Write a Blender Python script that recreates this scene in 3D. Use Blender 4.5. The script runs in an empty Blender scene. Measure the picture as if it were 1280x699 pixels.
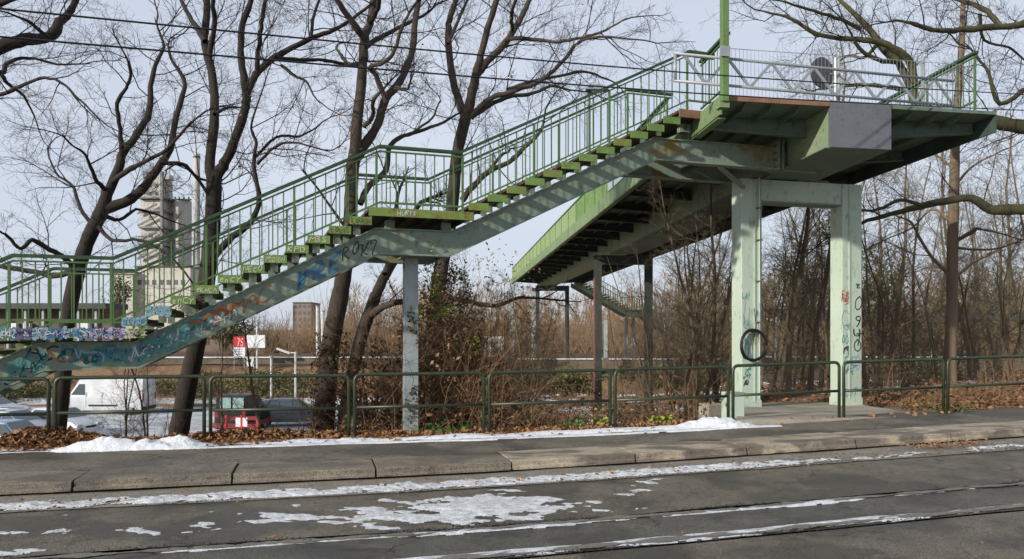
import bpy, math, random
import numpy as np
from mathutils import Vector, noise
rng = random.Random(7)
sc = bpy.context.scene
R = math.radians
# ------------------------------------------------------------ camera
FPX, EYE, HV = 960.0, 1.8, 415.0
cam_d = bpy.data.cameras.new('camera'); cam = bpy.data.objects.new('camera', cam_d)
sc.collection.objects.link(cam); sc.camera = cam
cam.location = (0, 0, EYE); cam.rotation_euler = (R(90), 0, 0)
cam_d.sensor_width = 36; cam_d.lens = 36*FPX/1280
cam_d.shift_y = (HV-349.5)/1280
cam_d.clip_start = 0.1; cam_d.clip_end = 6000
# ------------------------------------------------------------ light
SUN = Vector((2.2, 1.85, -1.0)).normalized()      # direction the light travels
w = bpy.data.worlds.new('World'); sc.world = w; w.use_nodes = True
nt = w.node_tree; nt.nodes.clear()
wo = nt.nodes.new('ShaderNodeOutputWorld'); bg = nt.nodes.new('ShaderNodeBackground')
sky = nt.nodes.new('ShaderNodeTexSky'); sky.sky_type = 'NISHITA'; sky.sun_disc = False
sky.sun_elevation = math.asin(-SUN.z)
sky.sun_rotation = math.atan2(-SUN.x, -SUN.y)
tc = nt.nodes.new('ShaderNodeTexCoord'); mp = nt.nodes.new('ShaderNodeMapping'); mp.inputs['Scale'].default_value = (1, 1, 2.6)
nz = nt.nodes.new('ShaderNodeTexNoise'); nz.inputs['Scale'].default_value = 1.7; nz.inputs['Detail'].default_value = 5
cr = nt.nodes.new('ShaderNodeValToRGB')
cr.color_ramp.elements[0].position = .32; cr.color_ramp.elements[0].color = (4.5, 5.0, 6.0, 1)
cr.color_ramp.elements[1].position = .70; cr.color_ramp.elements[1].color = (5.5, 5.9, 6.7, 1)
mx = nt.nodes.new('ShaderNodeMix'); mx.data_type = 'RGBA'; mx.inputs[0].default_value = .86
L = nt.links.new
L(tc.outputs['Generated'], mp.inputs['Vector']); L(mp.outputs[0], nz.inputs['Vector']); L(nz.outputs['Fac'], cr.inputs[0])
L(sky.outputs[0], mx.inputs[6]); L(cr.outputs[0], mx.inputs[7]); L(mx.outputs[2], bg.inputs[0])
bg.inputs[1].default_value = .099; L(bg.outputs[0], wo.inputs[0])
sd = bpy.data.lights.new('sun', 'SUN'); sun = bpy.data.objects.new('sun', sd); sc.collection.objects.link(sun)
sd.energy = 3.5; sd.angle = R(1.4); sd.color = (1, .93, .83)
sun.rotation_euler = SUN.to_track_quat('-Z', 'Y').to_euler()
sc.view_settings.view_transform = 'Standard'; sc.view_settings.look = 'None'
sc.view_settings.exposure = 0.45; sc.view_settings.gamma = 1; sc.view_settings.use_curve_mapping = False

# ------------------------------------------------------------ materials
def mat(name, col, rough=.7, col2=None, scale=3.0, amt=.5, rust=0.0, rustcol=(.16, .07, .03), rscale=2.2,
        bump=.15, bscale=40, metal=0.0, stretch=(1, 1, 1), spec=.4, dirt=0.0, translucent=False, wet=0.0, cracks=0, grain=0, wscale=.9):
    m = bpy.data.materials.new(name); m.use_nodes = True
    t = m.node_tree; b = t.nodes['Principled BSDF']; l = t.links.new
    g = t.nodes.new('ShaderNodeNewGeometry'); mp = t.nodes.new('ShaderNodeMapping'); mp.inputs['Scale'].default_value = stretch
    l(g.outputs['Position'], mp.inputs['Vector'])
    def nz(s, d=5, rg=.6):
        n = t.nodes.new('ShaderNodeTexNoise'); n.inputs['Scale'].default_value = s; n.inputs['Detail'].default_value = d
        n.inputs['Roughness'].default_value = rg; l(mp.outputs[0], n.inputs['Vector']); return n
    def ramp(src, a, bb):
        r = t.nodes.new('ShaderNodeMapRange'); r.inputs[1].default_value = a; r.inputs[2].default_value = bb
        l(src, r.inputs[0]); return r.outputs[0]
    def mixc(f, a, bb):
        x = t.nodes.new('ShaderNodeMix'); x.data_type = 'RGBA'
        if isinstance(f, float): x.inputs[0].default_value = f
        else: l(f, x.inputs[0])
        for v, i in ((a, 6), (bb, 7)):
            if isinstance(v, tuple): x.inputs[i].default_value = (*v, 1)
            else: l(v, x.inputs[i])
        return x.outputs[2]
    if col2 is None: col2 = tuple(c*.6 for c in col)
    n1 = nz(scale)
    c = mixc(ramp(n1.outputs[0], .5-.25*amt-.02, .5+.25/max(amt, .2)*.5), col2, col)
    if dirt:
        n3 = nz(scale*7, 4); c = mixc(ramp(n3.outputs[0], .62-.2*dirt, .8), c, tuple(x*.35 for x in col))
    if rust:
        n2 = nz(rscale, 8, .7); f = ramp(n2.outputs[0], .70-.25*rust, .76-.22*rust); c = mixc(f, c, rustcol)
    if grain:
        n9 = nz(70, 2, .8); mg = t.nodes.new('ShaderNodeMix'); mg.data_type = 'RGBA'; mg.blend_type = 'OVERLAY'; mg.inputs[0].default_value = grain
        l(c, mg.inputs[6]); rg_ = t.nodes.new('ShaderNodeMapRange'); rg_.inputs[1].default_value = .3; rg_.inputs[2].default_value = .7; l(n9.outputs[0], rg_.inputs[0]); l(rg_.outputs[0], mg.inputs[7]); c = mg.outputs[2]
        n7 = nz(4.5, 6, .75); c = mixc(ramp(n7.outputs[0], .56, .72), c, tuple(x*.55 for x in col))
    if cracks:
        vo = t.nodes.new('ShaderNodeTexVoronoi'); vo.feature = 'DISTANCE_TO_EDGE'; vo.inputs['Scale'].default_value = .55
        nw = nz(2.5, 4); ad = t.nodes.new('ShaderNodeVectorMath'); ad.operation = 'MULTIPLY_ADD'; ad.inputs[1].default_value = (.5, .5, .5)
        l(nw.outputs['Color'], ad.inputs[0]); l(mp.outputs[0], ad.inputs[2]); l(ad.outputs[0], vo.inputs['Vector'])
        nk = nz(.6, 2); gate = ramp(nk.outputs[0], .50, .56); ed = ramp(vo.outputs['Distance'], .012, .0)
        mu = t.nodes.new('ShaderNodeMath'); mu.operation = 'MULTIPLY'; l(gate, mu.inputs[0]); l(ed, mu.inputs[1]); c = mixc(mu.outputs[0], c, tuple(x*.3 for x in col))
        n8 = nz(22, 3, .7); c = mixc(ramp(n8.outputs[0], .63, .68), c, tuple(min(1, x*1.7) for x in col))
    rgh = None
    if wet:
        n4 = nz(wscale, 5, .55); f = ramp(n4.outputs[0], .46, .56)
        mm = t.nodes.new('ShaderNodeMix'); mm.data_type = 'RGBA'; mm.blend_type = 'MULTIPLY'; l(f, mm.inputs[0])
        l(c, mm.inputs[6]); mm.inputs[7].default_value = (1-.55*wet, 1-.55*wet, 1-.52*wet, 1); c = mm.outputs[2]
        mr = t.nodes.new('ShaderNodeMapRange'); l(f, mr.inputs[0]); mr.inputs[3].default_value = rough; mr.inputs[4].default_value = rough-.42*wet
        l(mr.outputs[0], b.inputs['Roughness']); rgh = True
    l(c, b.inputs['Base Color'])
    if not rgh: b.inputs['Roughness'].default_value = rough
    b.inputs['Metallic'].default_value = metal; b.inputs['Specular IOR Level'].default_value = spec
    if bump:
        n5 = nz(bscale, 6, .65); bp = t.nodes.new('ShaderNodeBump'); bp.inputs['Strength'].default_value = bump; bp.inputs['Distance'].default_value = .02
        l(n5.outputs[0], bp.inputs['Height']); l(bp.outputs[0], b.inputs['Normal'])
    return m
M = {}
M['rail'] = mat('green_rail_paint', (.085, .165, .05), .5, (.06, .115, .038), 4, .6, rust=.25, bump=.05)
M['rail_dark'] = mat('dark_green_handrail', (.030, .078, .030), .45, (.02, .05, .02), 6, .6, rust=.2, bump=.05)
M['tread_end'] = mat('lime_green_tread_paint', (.17, .28, .07), .6, (.10, .18, .045), 3, .7, rust=.42, rustcol=(.13, .075, .02), rscale=3.5, dirt=.4)
M['tread_rust'] = mat('green_and_rust_tread_paint', (.17, .25, .06), .65, (.16, .15, .035), 4, .9, rust=.5, rustcol=(.15, .08, .025), rscale=2.8, dirt=.5)
M['tread'] = mat('brown_tread_steel', (.10, .065, .04), .8, (.05, .035, .025), 6, .8)
M['beam'] = mat('grey_green_beam_paint', (.225, .285, .225), .55, (.175, .23, .175), 1.6, .7, rust=.5, rustcol=(.19, .14, .045), rscale=1.1, dirt=.45, bump=.06)
M['mastgreen'] = mat('worn_mast_green', (.12, .20, .065), .6, (.085, .14, .05), 3, .8, rust=.3, rustcol=(.30, .32, .22), rscale=4, dirt=.3)
M['soffit'] = mat('dull_green_soffit_paint', (.14, .20, .155), .7, (.09, .13, .10), 1.1, .8, rust=.3, rustcol=(.10, .07, .04), rscale=1.2, dirt=.4)
M['soffit_dark'] = mat('dark_soffit_paint', (.055, .085, .072), .75, (.03, .045, .04), 1.4, .8, dirt=.4)  # darker soffit green for joists, cross ties, right fascia and farther ribs
M['boxgreen'] = mat('pale_green_girder_paint', (.24, .31, .19), .6, (.17, .23, .15), 1.5, .7, rust=.35, rustcol=(.14, .10, .05), dirt=.35)
M['fascia'] = mat('mossy_green_fascia_paint', (.185, .265, .125), .65, (.13, .195, .09), 1.5, .7, rust=.42, rustcol=(.22, .20, .08), rscale=.8, dirt=.3)
M['parapet'] = mat('green_parapet_sheet', (.25, .33, .14), .6, (.20, .29, .11), .7, .8, rust=.4, rustcol=(.28, .33, .15), rscale=.6, dirt=.3)
M['rustedge'] = mat('orange_rust_edge', (.25, .135, .075), .85, (.14, .08, .05), 5, .8, dirt=.4)
M['greyplate'] = mat('dull_grey_plate', (.125, .135, .15), .55, (.10, .11, .12), 2.2, .8, dirt=.25, bump=.05)
M['mint'] = mat('pale_mint_column_paint', (.46, .55, .45), .5, (.38, .46, .37), 1.2, .9, rust=.38, rustcol=(.27, .29, .17), rscale=1.4, dirt=.3, bump=.03, stretch=(1, 1, .5))
M['pier'] = mat('grey_blue_column_paint', (.36, .41, .42), .55, (.25, .29, .29), 2, .7, rust=.25, dirt=.25)
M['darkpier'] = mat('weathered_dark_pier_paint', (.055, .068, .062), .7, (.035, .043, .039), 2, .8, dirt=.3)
M['redpaint'] = mat('faded_red_stripe_paint', (.22, .06, .06), .6)
M['galv'] = mat('galvanised_grey_tube', (.33, .355, .37), .5, (.24, .26, .27), 5, .7, metal=.35, rust=.2, bump=.03)
M['guard'] = mat('dark_bottle_green_tube', (.030, .045, .020), .4, (.018, .028, .014), 5, .6, rust=.12, bump=.03, spec=.5)
M['bolt'] = mat('rusty_bolt_steel', (.20, .14, .09), .7)
M['cable'] = mat('black_cable', (.008, .008, .009), .45, bump=0)
M['wire'] = mat('black_overhead_wire', (.012, .012, .018), .5, bump=0)
M['bark'] = mat('dark_oak_bark', (.036, .029, .023), .9, (.017, .013, .011), 3, .9, bump=.9, bscale=28, stretch=(1, 1, .22))
M['bark2'] = mat('brown_bark', (.078, .060, .045), .9, (.036, .028, .022), 3, .9, bump=.9, bscale=28, stretch=(1, 1, .22))
M['bark_slim'] = mat('brown_sapling_bark', (.165, .128, .075), .9, (.08, .064, .042), 1.2, .9, bump=.5, bscale=30, stretch=(1, 1, .3))
M['bark_tan'] = mat('tan_lit_bark', (.20, .15, .10), .9, (.11, .085, .06), 2, .9, bump=.7, bscale=25, stretch=(1, 1, .2))  # tan bark brightened in its colour so the trunk looks sunlit
M['moss'] = mat('mossy_branch_bark', (.075, .072, .027), .9, (.034, .030, .021), 1.6, .9, bump=.6, bscale=26)
M['birch'] = mat('white_birch_bark', (.50, .48, .44), .8, (.07, .06, .055), 9, .35, bump=.2, stretch=(.5, .5, 1.3))
M['farwood'] = mat('hazy_brown_wood', (.27, .18, .105), .95, (.15, .11, .07), .12, .8, bump=0)
M['bramble'] = mat('brown_bramble_stems', (.22, .13, .07), .9, (.11, .07, .04), .8, .9, bump=0)
M['bramble_light'] = mat('light_brown_shrub_stems', (.27, .185, .11), .9, (.15, .10, .06), .8, .9, bump=0)
def leafmat(n, a, b, sc_=9):
    m = mat(n, a, .8, b, sc_, .8, bump=0, spec=.25); return m
M['leaf_orange'] = leafmat('fallen_orange_leaf', (.34, .175, .08), (.13, .068, .034), 30)
M['leaf_brown'] = leafmat('withered_brown_leaf', (.19, .11, .055), (.085, .052, .028), 5)
M['leaf_ochre'] = leafmat('pale_ochre_leaf', (.34, .24, .13), (.18, .11, .05), 8)
M['leaf_dark'] = leafmat('dark_ivy_leaf', (.085, .078, .035), (.04, .036, .02), 8)
M['leaf_lime'] = leafmat('yellow_green_leaf', (.30, .38, .04), (.16, .24, .03), 8)
M['leaf_green'] = leafmat('fresh_green_leaf', (.07, .20, .03), (.04, .12, .02), 8)
M['leaf_olive'] = leafmat('olive_hedge_leaf', (.12, .12, .045), (.06, .065, .028), 1.5)
M['leaf_far'] = leafmat('dull_green_far_leaf', (.13, .14, .075), (.075, .085, .05), 1.2)
M['snow'] = mat('old_white_snow', (.80, .82, .85), .6, (.60, .62, .65), 12, .9, bump=1.0, bscale=35, spec=.3, dirt=.12, grain=.25)
M['snow_dirty'] = mat('thin_dirty_snow', (.72, .74, .76), .6, (.30, .295, .28), 11, .95, bump=.8, bscale=50, spec=.3, dirt=.35, grain=.4)
M['road'] = mat('wet_grey_road', (.165, .142, .104), .66, (.095, .084, .064), 1.3, .9, bump=.9, bscale=70, wet=.8, dirt=.45, cracks=1, grain=.8)
M['road_right'] = mat('wet_track_slab', (.125, .113, .09), .62, (.074, .069, .058), 1.3, .9, bump=.9, bscale=70, wet=.7, dirt=.4, cracks=1, grain=.8)
M['gutter'] = mat('pale_concrete_gutter', (.25, .225, .18), .8, (.15, .14, .115), 3, .9, bump=.6, bscale=60, dirt=.5, grain=.6)
M['asphalt'] = mat('worn_pavement_asphalt', (.19, .164, .124), .8, (.12, .104, .082), 1.5, .9, bump=.9, bscale=70, wet=.75, dirt=.5, cracks=1, grain=.8)
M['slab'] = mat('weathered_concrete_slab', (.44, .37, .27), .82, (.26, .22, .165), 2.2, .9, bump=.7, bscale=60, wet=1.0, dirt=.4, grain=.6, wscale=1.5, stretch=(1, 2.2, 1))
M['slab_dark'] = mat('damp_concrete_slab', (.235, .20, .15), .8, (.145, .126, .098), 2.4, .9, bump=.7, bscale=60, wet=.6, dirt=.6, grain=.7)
M['plinth'] = mat('tan_concrete_plinth', (.40, .355, .28), .85, (.28, .25, .20), 2, .9, bump=.5, bscale=60, wet=.35, grain=.4)
M['void'] = mat('black_seam_grit', (.02, .018, .015), .9, bump=.5)
M['groundm'] = mat('leaf_litter_bank', (.24, .14, .075), .95, (.12, .08, .05), .8, .9, bump=.8, bscale=12, dirt=.4)
M['lot'] = mat('snowy_parking_asphalt', (.52, .54, .56), .7, (.10, .10, .10), .55, 1.0, bump=.2, bscale=8)
M['ballast'] = mat('brown_track_ballast', (.19, .145, .11), .95, (.10, .08, .065), .8, .9, bump=.3)
M['wallm'] = mat('mossy_grey_wall', (.15, .125, .09), .9, (.09, .075, .055), .7, .9)
M['carwhite'] = mat('white_car_paint', (.60, .62, .64), .3, (.46, .47, .48), 1.5, .8, bump=0, spec=.6)
M['carblue'] = mat('pale_blue_car_paint', (.22, .34, .45), .22, (.20, .31, .42), 2, .4, bump=0, spec=.6)
M['cargrey'] = mat('dark_grey_car_paint', (.10, .105, .12), .22, (.09, .09, .10), 2, .4, bump=0, spec=.6)
M['carsilver'] = mat('silver_car_paint', (.42, .46, .50), .25, (.38, .42, .46), 2, .4, bump=0, spec=.6)
M['carred'] = mat('red_car_paint', (.26, .03, .03), .35, (.16, .02, .02), 2, .4, bump=0, spec=.6)
M['carblack'] = mat('black_car_trim', (.015, .015, .017), .35, bump=0)
M['glass'] = mat('car_window_glass', (.05, .075, .085), .08, (.04, .06, .07), 1, .3, bump=0, spec=.9)
M['rim'] = mat('wheel_rim', (.35, .36, .38), .35, bump=0, metal=.6)
M['cream'] = mat('cream_factory_wall', (.50, .49, .43), .8, (.42, .41, .37), .12, .9, bump=0)  # cream toned down in the base colour to stand in for haze
M['silo'] = mat('grey_silo_concrete', (.46, .46, .41), .85, (.31, .31, .29), .2, .9, bump=0, stretch=(1, 1, .2))
M['farmetal'] = mat('dark_far_metal', (.09, .09, .10), .8, bump=0)
M['bldg'] = mat('brown_block_wall', (.26, .20, .17), .85, (.20, .16, .14), .3, .7, bump=0)
M['bldg_pale'] = mat('pale_block_wall', (.40, .375, .35), .85, (.33, .31, .29), .3, .7, bump=0)
M['winm'] = mat('far_window_glass', (.14, .15, .165), .4, bump=0)
M['sign_red'] = mat('red_sign_face', (.62, .02, .03), .5, (.55, .02, .03), 3, .3, bump=0)
M['sign_white'] = mat('white_sign_face', (.72, .73, .74), .5, (.66, .67, .68), 3, .4, bump=0)
M['whitepole'] = mat('white_pole_paint', (.60, .61, .60), .6, (.40, .40, .38), 4, .6, bump=0)
M['lens'] = mat('tail_lamp_red', (.40, .02, .02), .3, bump=0)
M['lamp'] = mat('headlamp_glass', (.55, .58, .60), .15, bump=0)
for n, c in dict(black=(.012, .012, .014), teal=(.07, .25, .245), blue=(.05, .17, .30), purple=(.15, .09, .24), white=(.62, .64, .66), lilac=(.42, .36, .58),
                 rusty=(.30, .11, .04), red=(.45, .07, .03), sky=(.22, .38, .46), cream=(.55, .55, .38), dkgreen=(.05, .13, .05)).items():
    M['ink_'+n] = mat(n+'_spray_paint', c, .5, tuple(x*.75 for x in c), 12, .7, bump=0)

# ------------------------------------------------------------ helpers
COL = sc.collection
def P(u, v, Y): return Vector(((u-640)/FPX*Y, Y, EYE+(HV-v)/FPX*Y))
class Frame:                                # (s along, a across, z) -> world
    def __init__(f, deg): f.c = math.cos(R(deg)); f.s = math.sin(R(deg)); f.deg = deg
    def __call__(f, s, a, z): return Vector((s*f.c-a*f.s, s*f.s+a*f.c, z))
    def inv(f, p): return (p[0]*f.c+p[1]*f.s, -p[0]*f.s+p[1]*f.c)
FW = Frame(0)
def tag(o, label=None, cat=None, group=None, kind=None):
    for k, v in (('label', label), ('category', cat), ('group', group), ('kind', kind)):
        if v: o[k] = v
    return o
def thing(name, label, cat, loc=(0, 0, 0), group=None, rz=0):
    o = bpy.data.objects.new(name, None); COL.objects.link(o); o.location = loc; o.rotation_euler = (0, 0, rz)
    o.empty_display_size = .2
    o['base'] = list(loc); return tag(o, label, cat, group)
def link(name, me, parent=None, loc=(0, 0, 0), rot=None, like=None):
    o = bpy.data.objects.new(name, me); COL.objects.link(o)
    if parent is not None: o.parent = parent
    o.location = loc
    if rot: o.rotation_euler = rot
    return o
class MB:
    def __init__(s): s.v = []; s.f = []
    def hexa(s, p):                          # 8 points: bottom 4 ccw, top 4
        n = len(s.v); s.v += [tuple(q) for q in p]
        s.f += [tuple(n+i for i in q) for q in ((3, 2, 1, 0), (4, 5, 6, 7), (0, 1, 5, 4), (1, 2, 6, 5), (2, 3, 7, 6), (3, 0, 4, 7))]; return s
    def box(s, fr, s0, s1, a0, a1, z0, z1):
        return s.hexa([fr(s0, a0, z0), fr(s1, a0, z0), fr(s1, a1, z0), fr(s0, a1, z0), fr(s0, a0, z1), fr(s1, a0, z1), fr(s1, a1, z1), fr(s0, a1, z1)])
    def extr(s, fr, poly, a0, a1):           # polygon in (s,z), extruded across
        n = len(s.v); k = len(poly)
        s.v += [tuple(fr(x, a0, z)) for x, z in poly]+[tuple(fr(x, a1, z)) for x, z in poly]
        s.f.append(tuple(range(n, n+k))); s.f.append(tuple(range(n+2*k-1, n+k-1, -1)))
        for i in range(k): j = (i+1) % k; s.f.append((n+j, n+i, n+k+i, n+k+j))
        return s
    def band(s, fr, path, a0, a1, dz0, dz1):  # strip following a polyline of (s,z), each segment convex
        for (x0, z0), (x1, z1) in zip(path[:-1], path[1:]):
            s.hexa([fr(x0, a0, z0+dz0), fr(x1, a0, z1+dz0), fr(x1, a1, z1+dz0), fr(x0, a1, z0+dz0),
                    fr(x0, a0, z0+dz1), fr(x1, a0, z1+dz1), fr(x1, a1, z1+dz1), fr(x0, a1, z0+dz1)])
        return s
    def bar(s, p, q, wd, h=None):            # square bar from p to q
        p = Vector(p); q = Vector(q); h = h or wd; d = (q-p).normalized()
        up = Vector((0, 0, 1)) if abs(d.z) < .95 else Vector((0, 1, 0))
        x = d.cross(up).normalized()*wd/2; y = x.cross(d).normalized()*h/2
        return s.hexa([p-x-y, p+x-y, q+x-y, q-x-y, p-x+y, p+x+y, q+x+y, q-x+y])
    def tube(s, pts, rad, n=8, cap=True):
        pts = [Vector(p) for p in pts]; k = len(pts)
        if not hasattr(rad, '__len__'): rad = [rad]*k
        b0 = len(s.v); prev = None
        for i, p in enumerate(pts):
            d = (pts[min(i+1, k-1)]-pts[max(i-1, 0)]).normalized()
            if prev is None:
                up = Vector((0, 0, 1)) if abs(d.z) < .9 else Vector((0, 1, 0)); a = d.cross(up).normalized()
            else: a = (prev-d*prev.dot(d)).normalized()
            prev = a; b = d.cross(a)
            for j in range(n):
                t = 2*math.pi*j/n; s.v.append(tuple(p+(a*math.cos(t)+b*math.sin(t))*rad[i]))
        for i in range(k-1):
            for j in range(n): j2 = (j+1) % n; s.f.append((b0+i*n+j, b0+i*n+j2, b0+(i+1)*n+j2, b0+(i+1)*n+j))
        if cap: s.f.append(tuple(b0+j for j in reversed(range(n)))); s.f.append(tuple(b0+(k-1)*n+j for j in range(n)))
        return s
    def lathe(s, c, prof, n=16, axis='z'):
        return s.tube([Vector(c)+Vector((0, 0, z)) for r, z in prof], [r for r, z in prof], n)
    def poly(s, pts): n = len(s.v); s.v += [tuple(p) for p in pts]; s.f.append(tuple(range(n, n+len(pts)))); return s
    def mesh(s, name, m, base=(0, 0, 0), smooth=False):
        me = bpy.data.meshes.new(name); bx, by, bz = base
        me.from_pydata([(x-bx, y-by, z-bz) for x, y, z in s.v], [], s.f); me.materials.append(m)
        if smooth: me.polygons.foreach_set('use_smooth', [True]*len(me.polygons))
        me.update(); return me
    def build(s, name, m, parent=None, smooth=False, bevel=0):
        if parent is None:
            vs = np.array(s.v); b = (float(vs[:, 0].mean()), float(vs[:, 1].mean()), float(vs[:, 2].min()))
            o = link(name, s.mesh(name, m, b, smooth), None, b)
        else: o = link(name, s.mesh(name, m, parent['base'] if 'base' in parent else (0, 0, 0), smooth), parent)
        if parent is not None: o['base'] = list(parent['base'])
        if bevel:
            bv = o.modifiers.new('bevel', 'BEVEL'); bv.width = bevel; bv.segments = 2; bv.limit_method = 'ANGLE'
        return o
def np_mesh(name, V, F, m, smooth=True):     # V (n,3), F (k,3|4)
    me = bpy.data.meshes.new(name); k = F.shape[1]
    me.vertices.add(len(V)); me.vertices.foreach_set('co', V.astype(np.float32).ravel())
    me.loops.add(F.size); me.loops.foreach_set('vertex_index', F.astype(np.int32).ravel())
    me.polygons.add(len(F)); me.polygons.foreach_set('loop_start', np.arange(0, F.size, k, dtype=np.int32))
    me.polygons.foreach_set('loop_total', np.full(len(F), k, dtype=np.int32))
    if smooth: me.polygons.foreach_set('use_smooth', np.ones(len(F), dtype=bool))
    me.materials.append(m); me.update(calc_edges=True); return me
def tubes(lines):                             # lines: (pts(n,3), rad(n), sides) -> V,F
    groups = {}
    for p, r, sd_ in lines: groups.setdefault((len(p), sd_), []).append((p, r))
    Vs = []; Fs = []; off = 0
    for (n, k), L_ in groups.items():
        Pn = np.array([a for a, _ in L_], float); Rn = np.array([b for _, b in L_], float)
        T = np.empty_like(Pn); T[:, 1:-1] = Pn[:, 2:]-Pn[:, :-2]; T[:, 0] = Pn[:, 1]-Pn[:, 0]; T[:, -1] = Pn[:, -1]-Pn[:, -2]
        T /= np.linalg.norm(T, axis=2, keepdims=True)+1e-9
        D = Pn[:, -1]-Pn[:, 0]; D /= np.linalg.norm(D, axis=1, keepdims=True)+1e-9
        ref = np.where(np.abs(D[:, 1:2]) < .8, np.array([[0, 1., 0]]), np.array([[1., 0, 0]]))[:, None, :]
        A = np.cross(T, ref); A /= np.linalg.norm(A, axis=2, keepdims=True)+1e-9; B = np.cross(T, A)
        th = np.arange(k)*2*math.pi/k
        V = Pn[:, :, None]+Rn[:, :, None, None]*(A[:, :, None]*np.cos(th)[:, None]+B[:, :, None]*np.sin(th)[:, None])
        N = len(L_); idx = np.arange(N*n*k).reshape(N, n, k)+off; r = np.roll(idx, -1, axis=2)
        F = np.stack([idx[:, :-1], r[:, :-1], r[:, 1:], idx[:, 1:]], -1).reshape(-1, 4)
        Vs.append(V.reshape(-1, 3)); Fs.append(F); off += N*n*k
    return np.concatenate(Vs), np.concatenate(Fs)
def add_tubes(name, lines, m, parent=None, base=None):
    V, F = tubes(lines)
    if parent is not None: base = parent['base']
    if base is None: base = (float(V[:, 0].mean()), float(V[:, 1].mean()), float(V[:, 2].min()))
    o = link(name, np_mesh(name, V-np.array(base)[None], F, m), parent, (0, 0, 0) if parent is not None else base)
    o['base'] = list(base); return o
def leaves_mesh(C, size, m, name='leaf', up=0.0, seed=1):   # little folded quads at centres C
    r = np.random.RandomState(seed); n = len(C); C = np.asarray(C, float)
    a = r.normal(size=(n, 3)); a[:, 2] *= (1-up); a /= np.linalg.norm(a, axis=1, keepdims=True)
    b = r.normal(size=(n, 3)); b[:, 2] *= (1-up); b -= a*(a*b).sum(1, keepdims=True); b /= np.linalg.norm(b, axis=1, keepdims=True)
    c = np.cross(a, b); s = size*(.6+.8*r.rand(n, 1))
    fold = c*s*(.15+.35*r.rand(n, 1))
    pts = np.stack([C-a*s, C-a*s*.1+b*s*.62+fold, C+a*s, C-a*s*.1-b*s*.62+fold], 1)
    V = pts.reshape(-1, 3); i = np.arange(n)*4
    F = np.concatenate([np.stack([i, i+1, i+2], 1), np.stack([i, i+2, i+3], 1)])
    return V, F
def add_leaves(name, C, size, m, parent=None, up=0.0, seed=1):
    V, F = leaves_mesh(C, size, m, name, up, seed)
    base = parent['base'] if parent is not None else (float(V[:, 0].mean()), float(V[:, 1].mean()), float(V[:, 2].min()))
    o = link(name, np_mesh(name, V-np.array(base)[None], F, m, False), parent, (0, 0, 0) if parent is not None else base); return o

# stroke lettering --------------------------------------------------------
G = {'A': [[(0, 0), (.45, 1), (.9, 0)], [(.2, .4), (.75, .4)]], 'B': [[(0, 0), (0, 1), (.6, .9), (.6, .6), (0, .5), (.7, .4), (.7, .1), (0, 0)]],
     'C': [[(.8, .85), (.4, 1), (0, .6), (0, .3), (.4, 0), (.8, .15)]], 'D': [[(0, 0), (0, 1), (.6, .8), (.7, .4), (.5, .1), (0, 0)]],
     'E': [[(.7, 1), (0, 1), (0, 0), (.7, 0)], [(0, .5), (.55, .5)]], 'H': [[(0, 0), (0, 1)], [(.7, 0), (.7, 1)], [(0, .5), (.7, .5)]],
     'I': [[(.2, 0), (.2, 1)]], 'K': [[(0, 0), (0, 1)], [(.7, 1), (0, .45), (.75, 0)]], 'L': [[(0, 1), (0, 0), (.6, 0)]],
     'M': [[(0, 0), (.1, 1), (.45, .4), (.8, 1), (.9, 0)]], 'N': [[(0, 0), (0, 1), (.7, 0), (.7, 1)]],
     'O': [[(.35, 1), (0, .7), (0, .3), (.35, 0), (.7, .3), (.7, .7), (.35, 1)]], 'P': [[(0, 0), (0, 1), (.6, .95), (.65, .6), (0, .5)]],
     'R': [[(0, 0), (0, 1), (.6, .9), (.55, .6), (0, .5), (.7, 0)]], 'S': [[(.7, .85), (.35, 1), (0, .75), (.65, .35), (.5, 0), (0, .1)]],
     'T': [[(0, 1), (.8, 1)], [(.4, 1), (.4, 0)]], 'U': [[(0, 1), (0, .2), (.35, 0), (.7, .2), (.7, 1)]], 'Z': [[(0, 1), (.7, 1), (0, 0), (.75, 0)]],
     'G': [[(.75, .85), (.35, 1), (0, .6), (0, .3), (.4, 0), (.75, .2), (.75, .5), (.4, .5)]], 'W': [[(0, 1), (.2, 0), (.45, .6), (.7, 0), (.9, 1)]],
     'Y': [[(0, 1), (.4, .5), (.8, 1)], [(.4, .5), (.4, 0)]], 'X': [[(0, 0), (.7, 1)], [(0, 1), (.7, 0)]],
     'c': [[(.6, .55), (.3, .65), (0, .4), (.1, .1), (.35, 0), (.6, .1)]], 'e': [[(0, .33), (.6, .36), (.45, .65), (.1, .6), (0, .2), (.3, 0), (.6, .1)]],
     'n': [[(0, 0), (0, .6)], [(0, .45), (.3, .62), (.5, .5), (.5, 0)]], '!': [[(.2, 1), (.15, .3)], [(.15, .08), (.15, 0)]],
     '7': [[(0, 1), (.6, 1), (.2, 0)]], '5': [[(.65, 1), (.1, 1), (.05, .55), (.5, .6), (.65, .3), (.4, 0), (0, .1)]], '9': [[(.6, .6), (.3, .45), (0, .7), (.3, 1), (.6, .8), (.55, .3), (.3, 0)]],
     'o': [[(.3, .6), (0, .35), (.1, .05), (.4, 0), (.6, .3), (.3, .6)]], '~': [[(0, .3), (.25, .8), (.4, .2), (.65, .7), (.8, .3)]], ' ': []}
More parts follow.
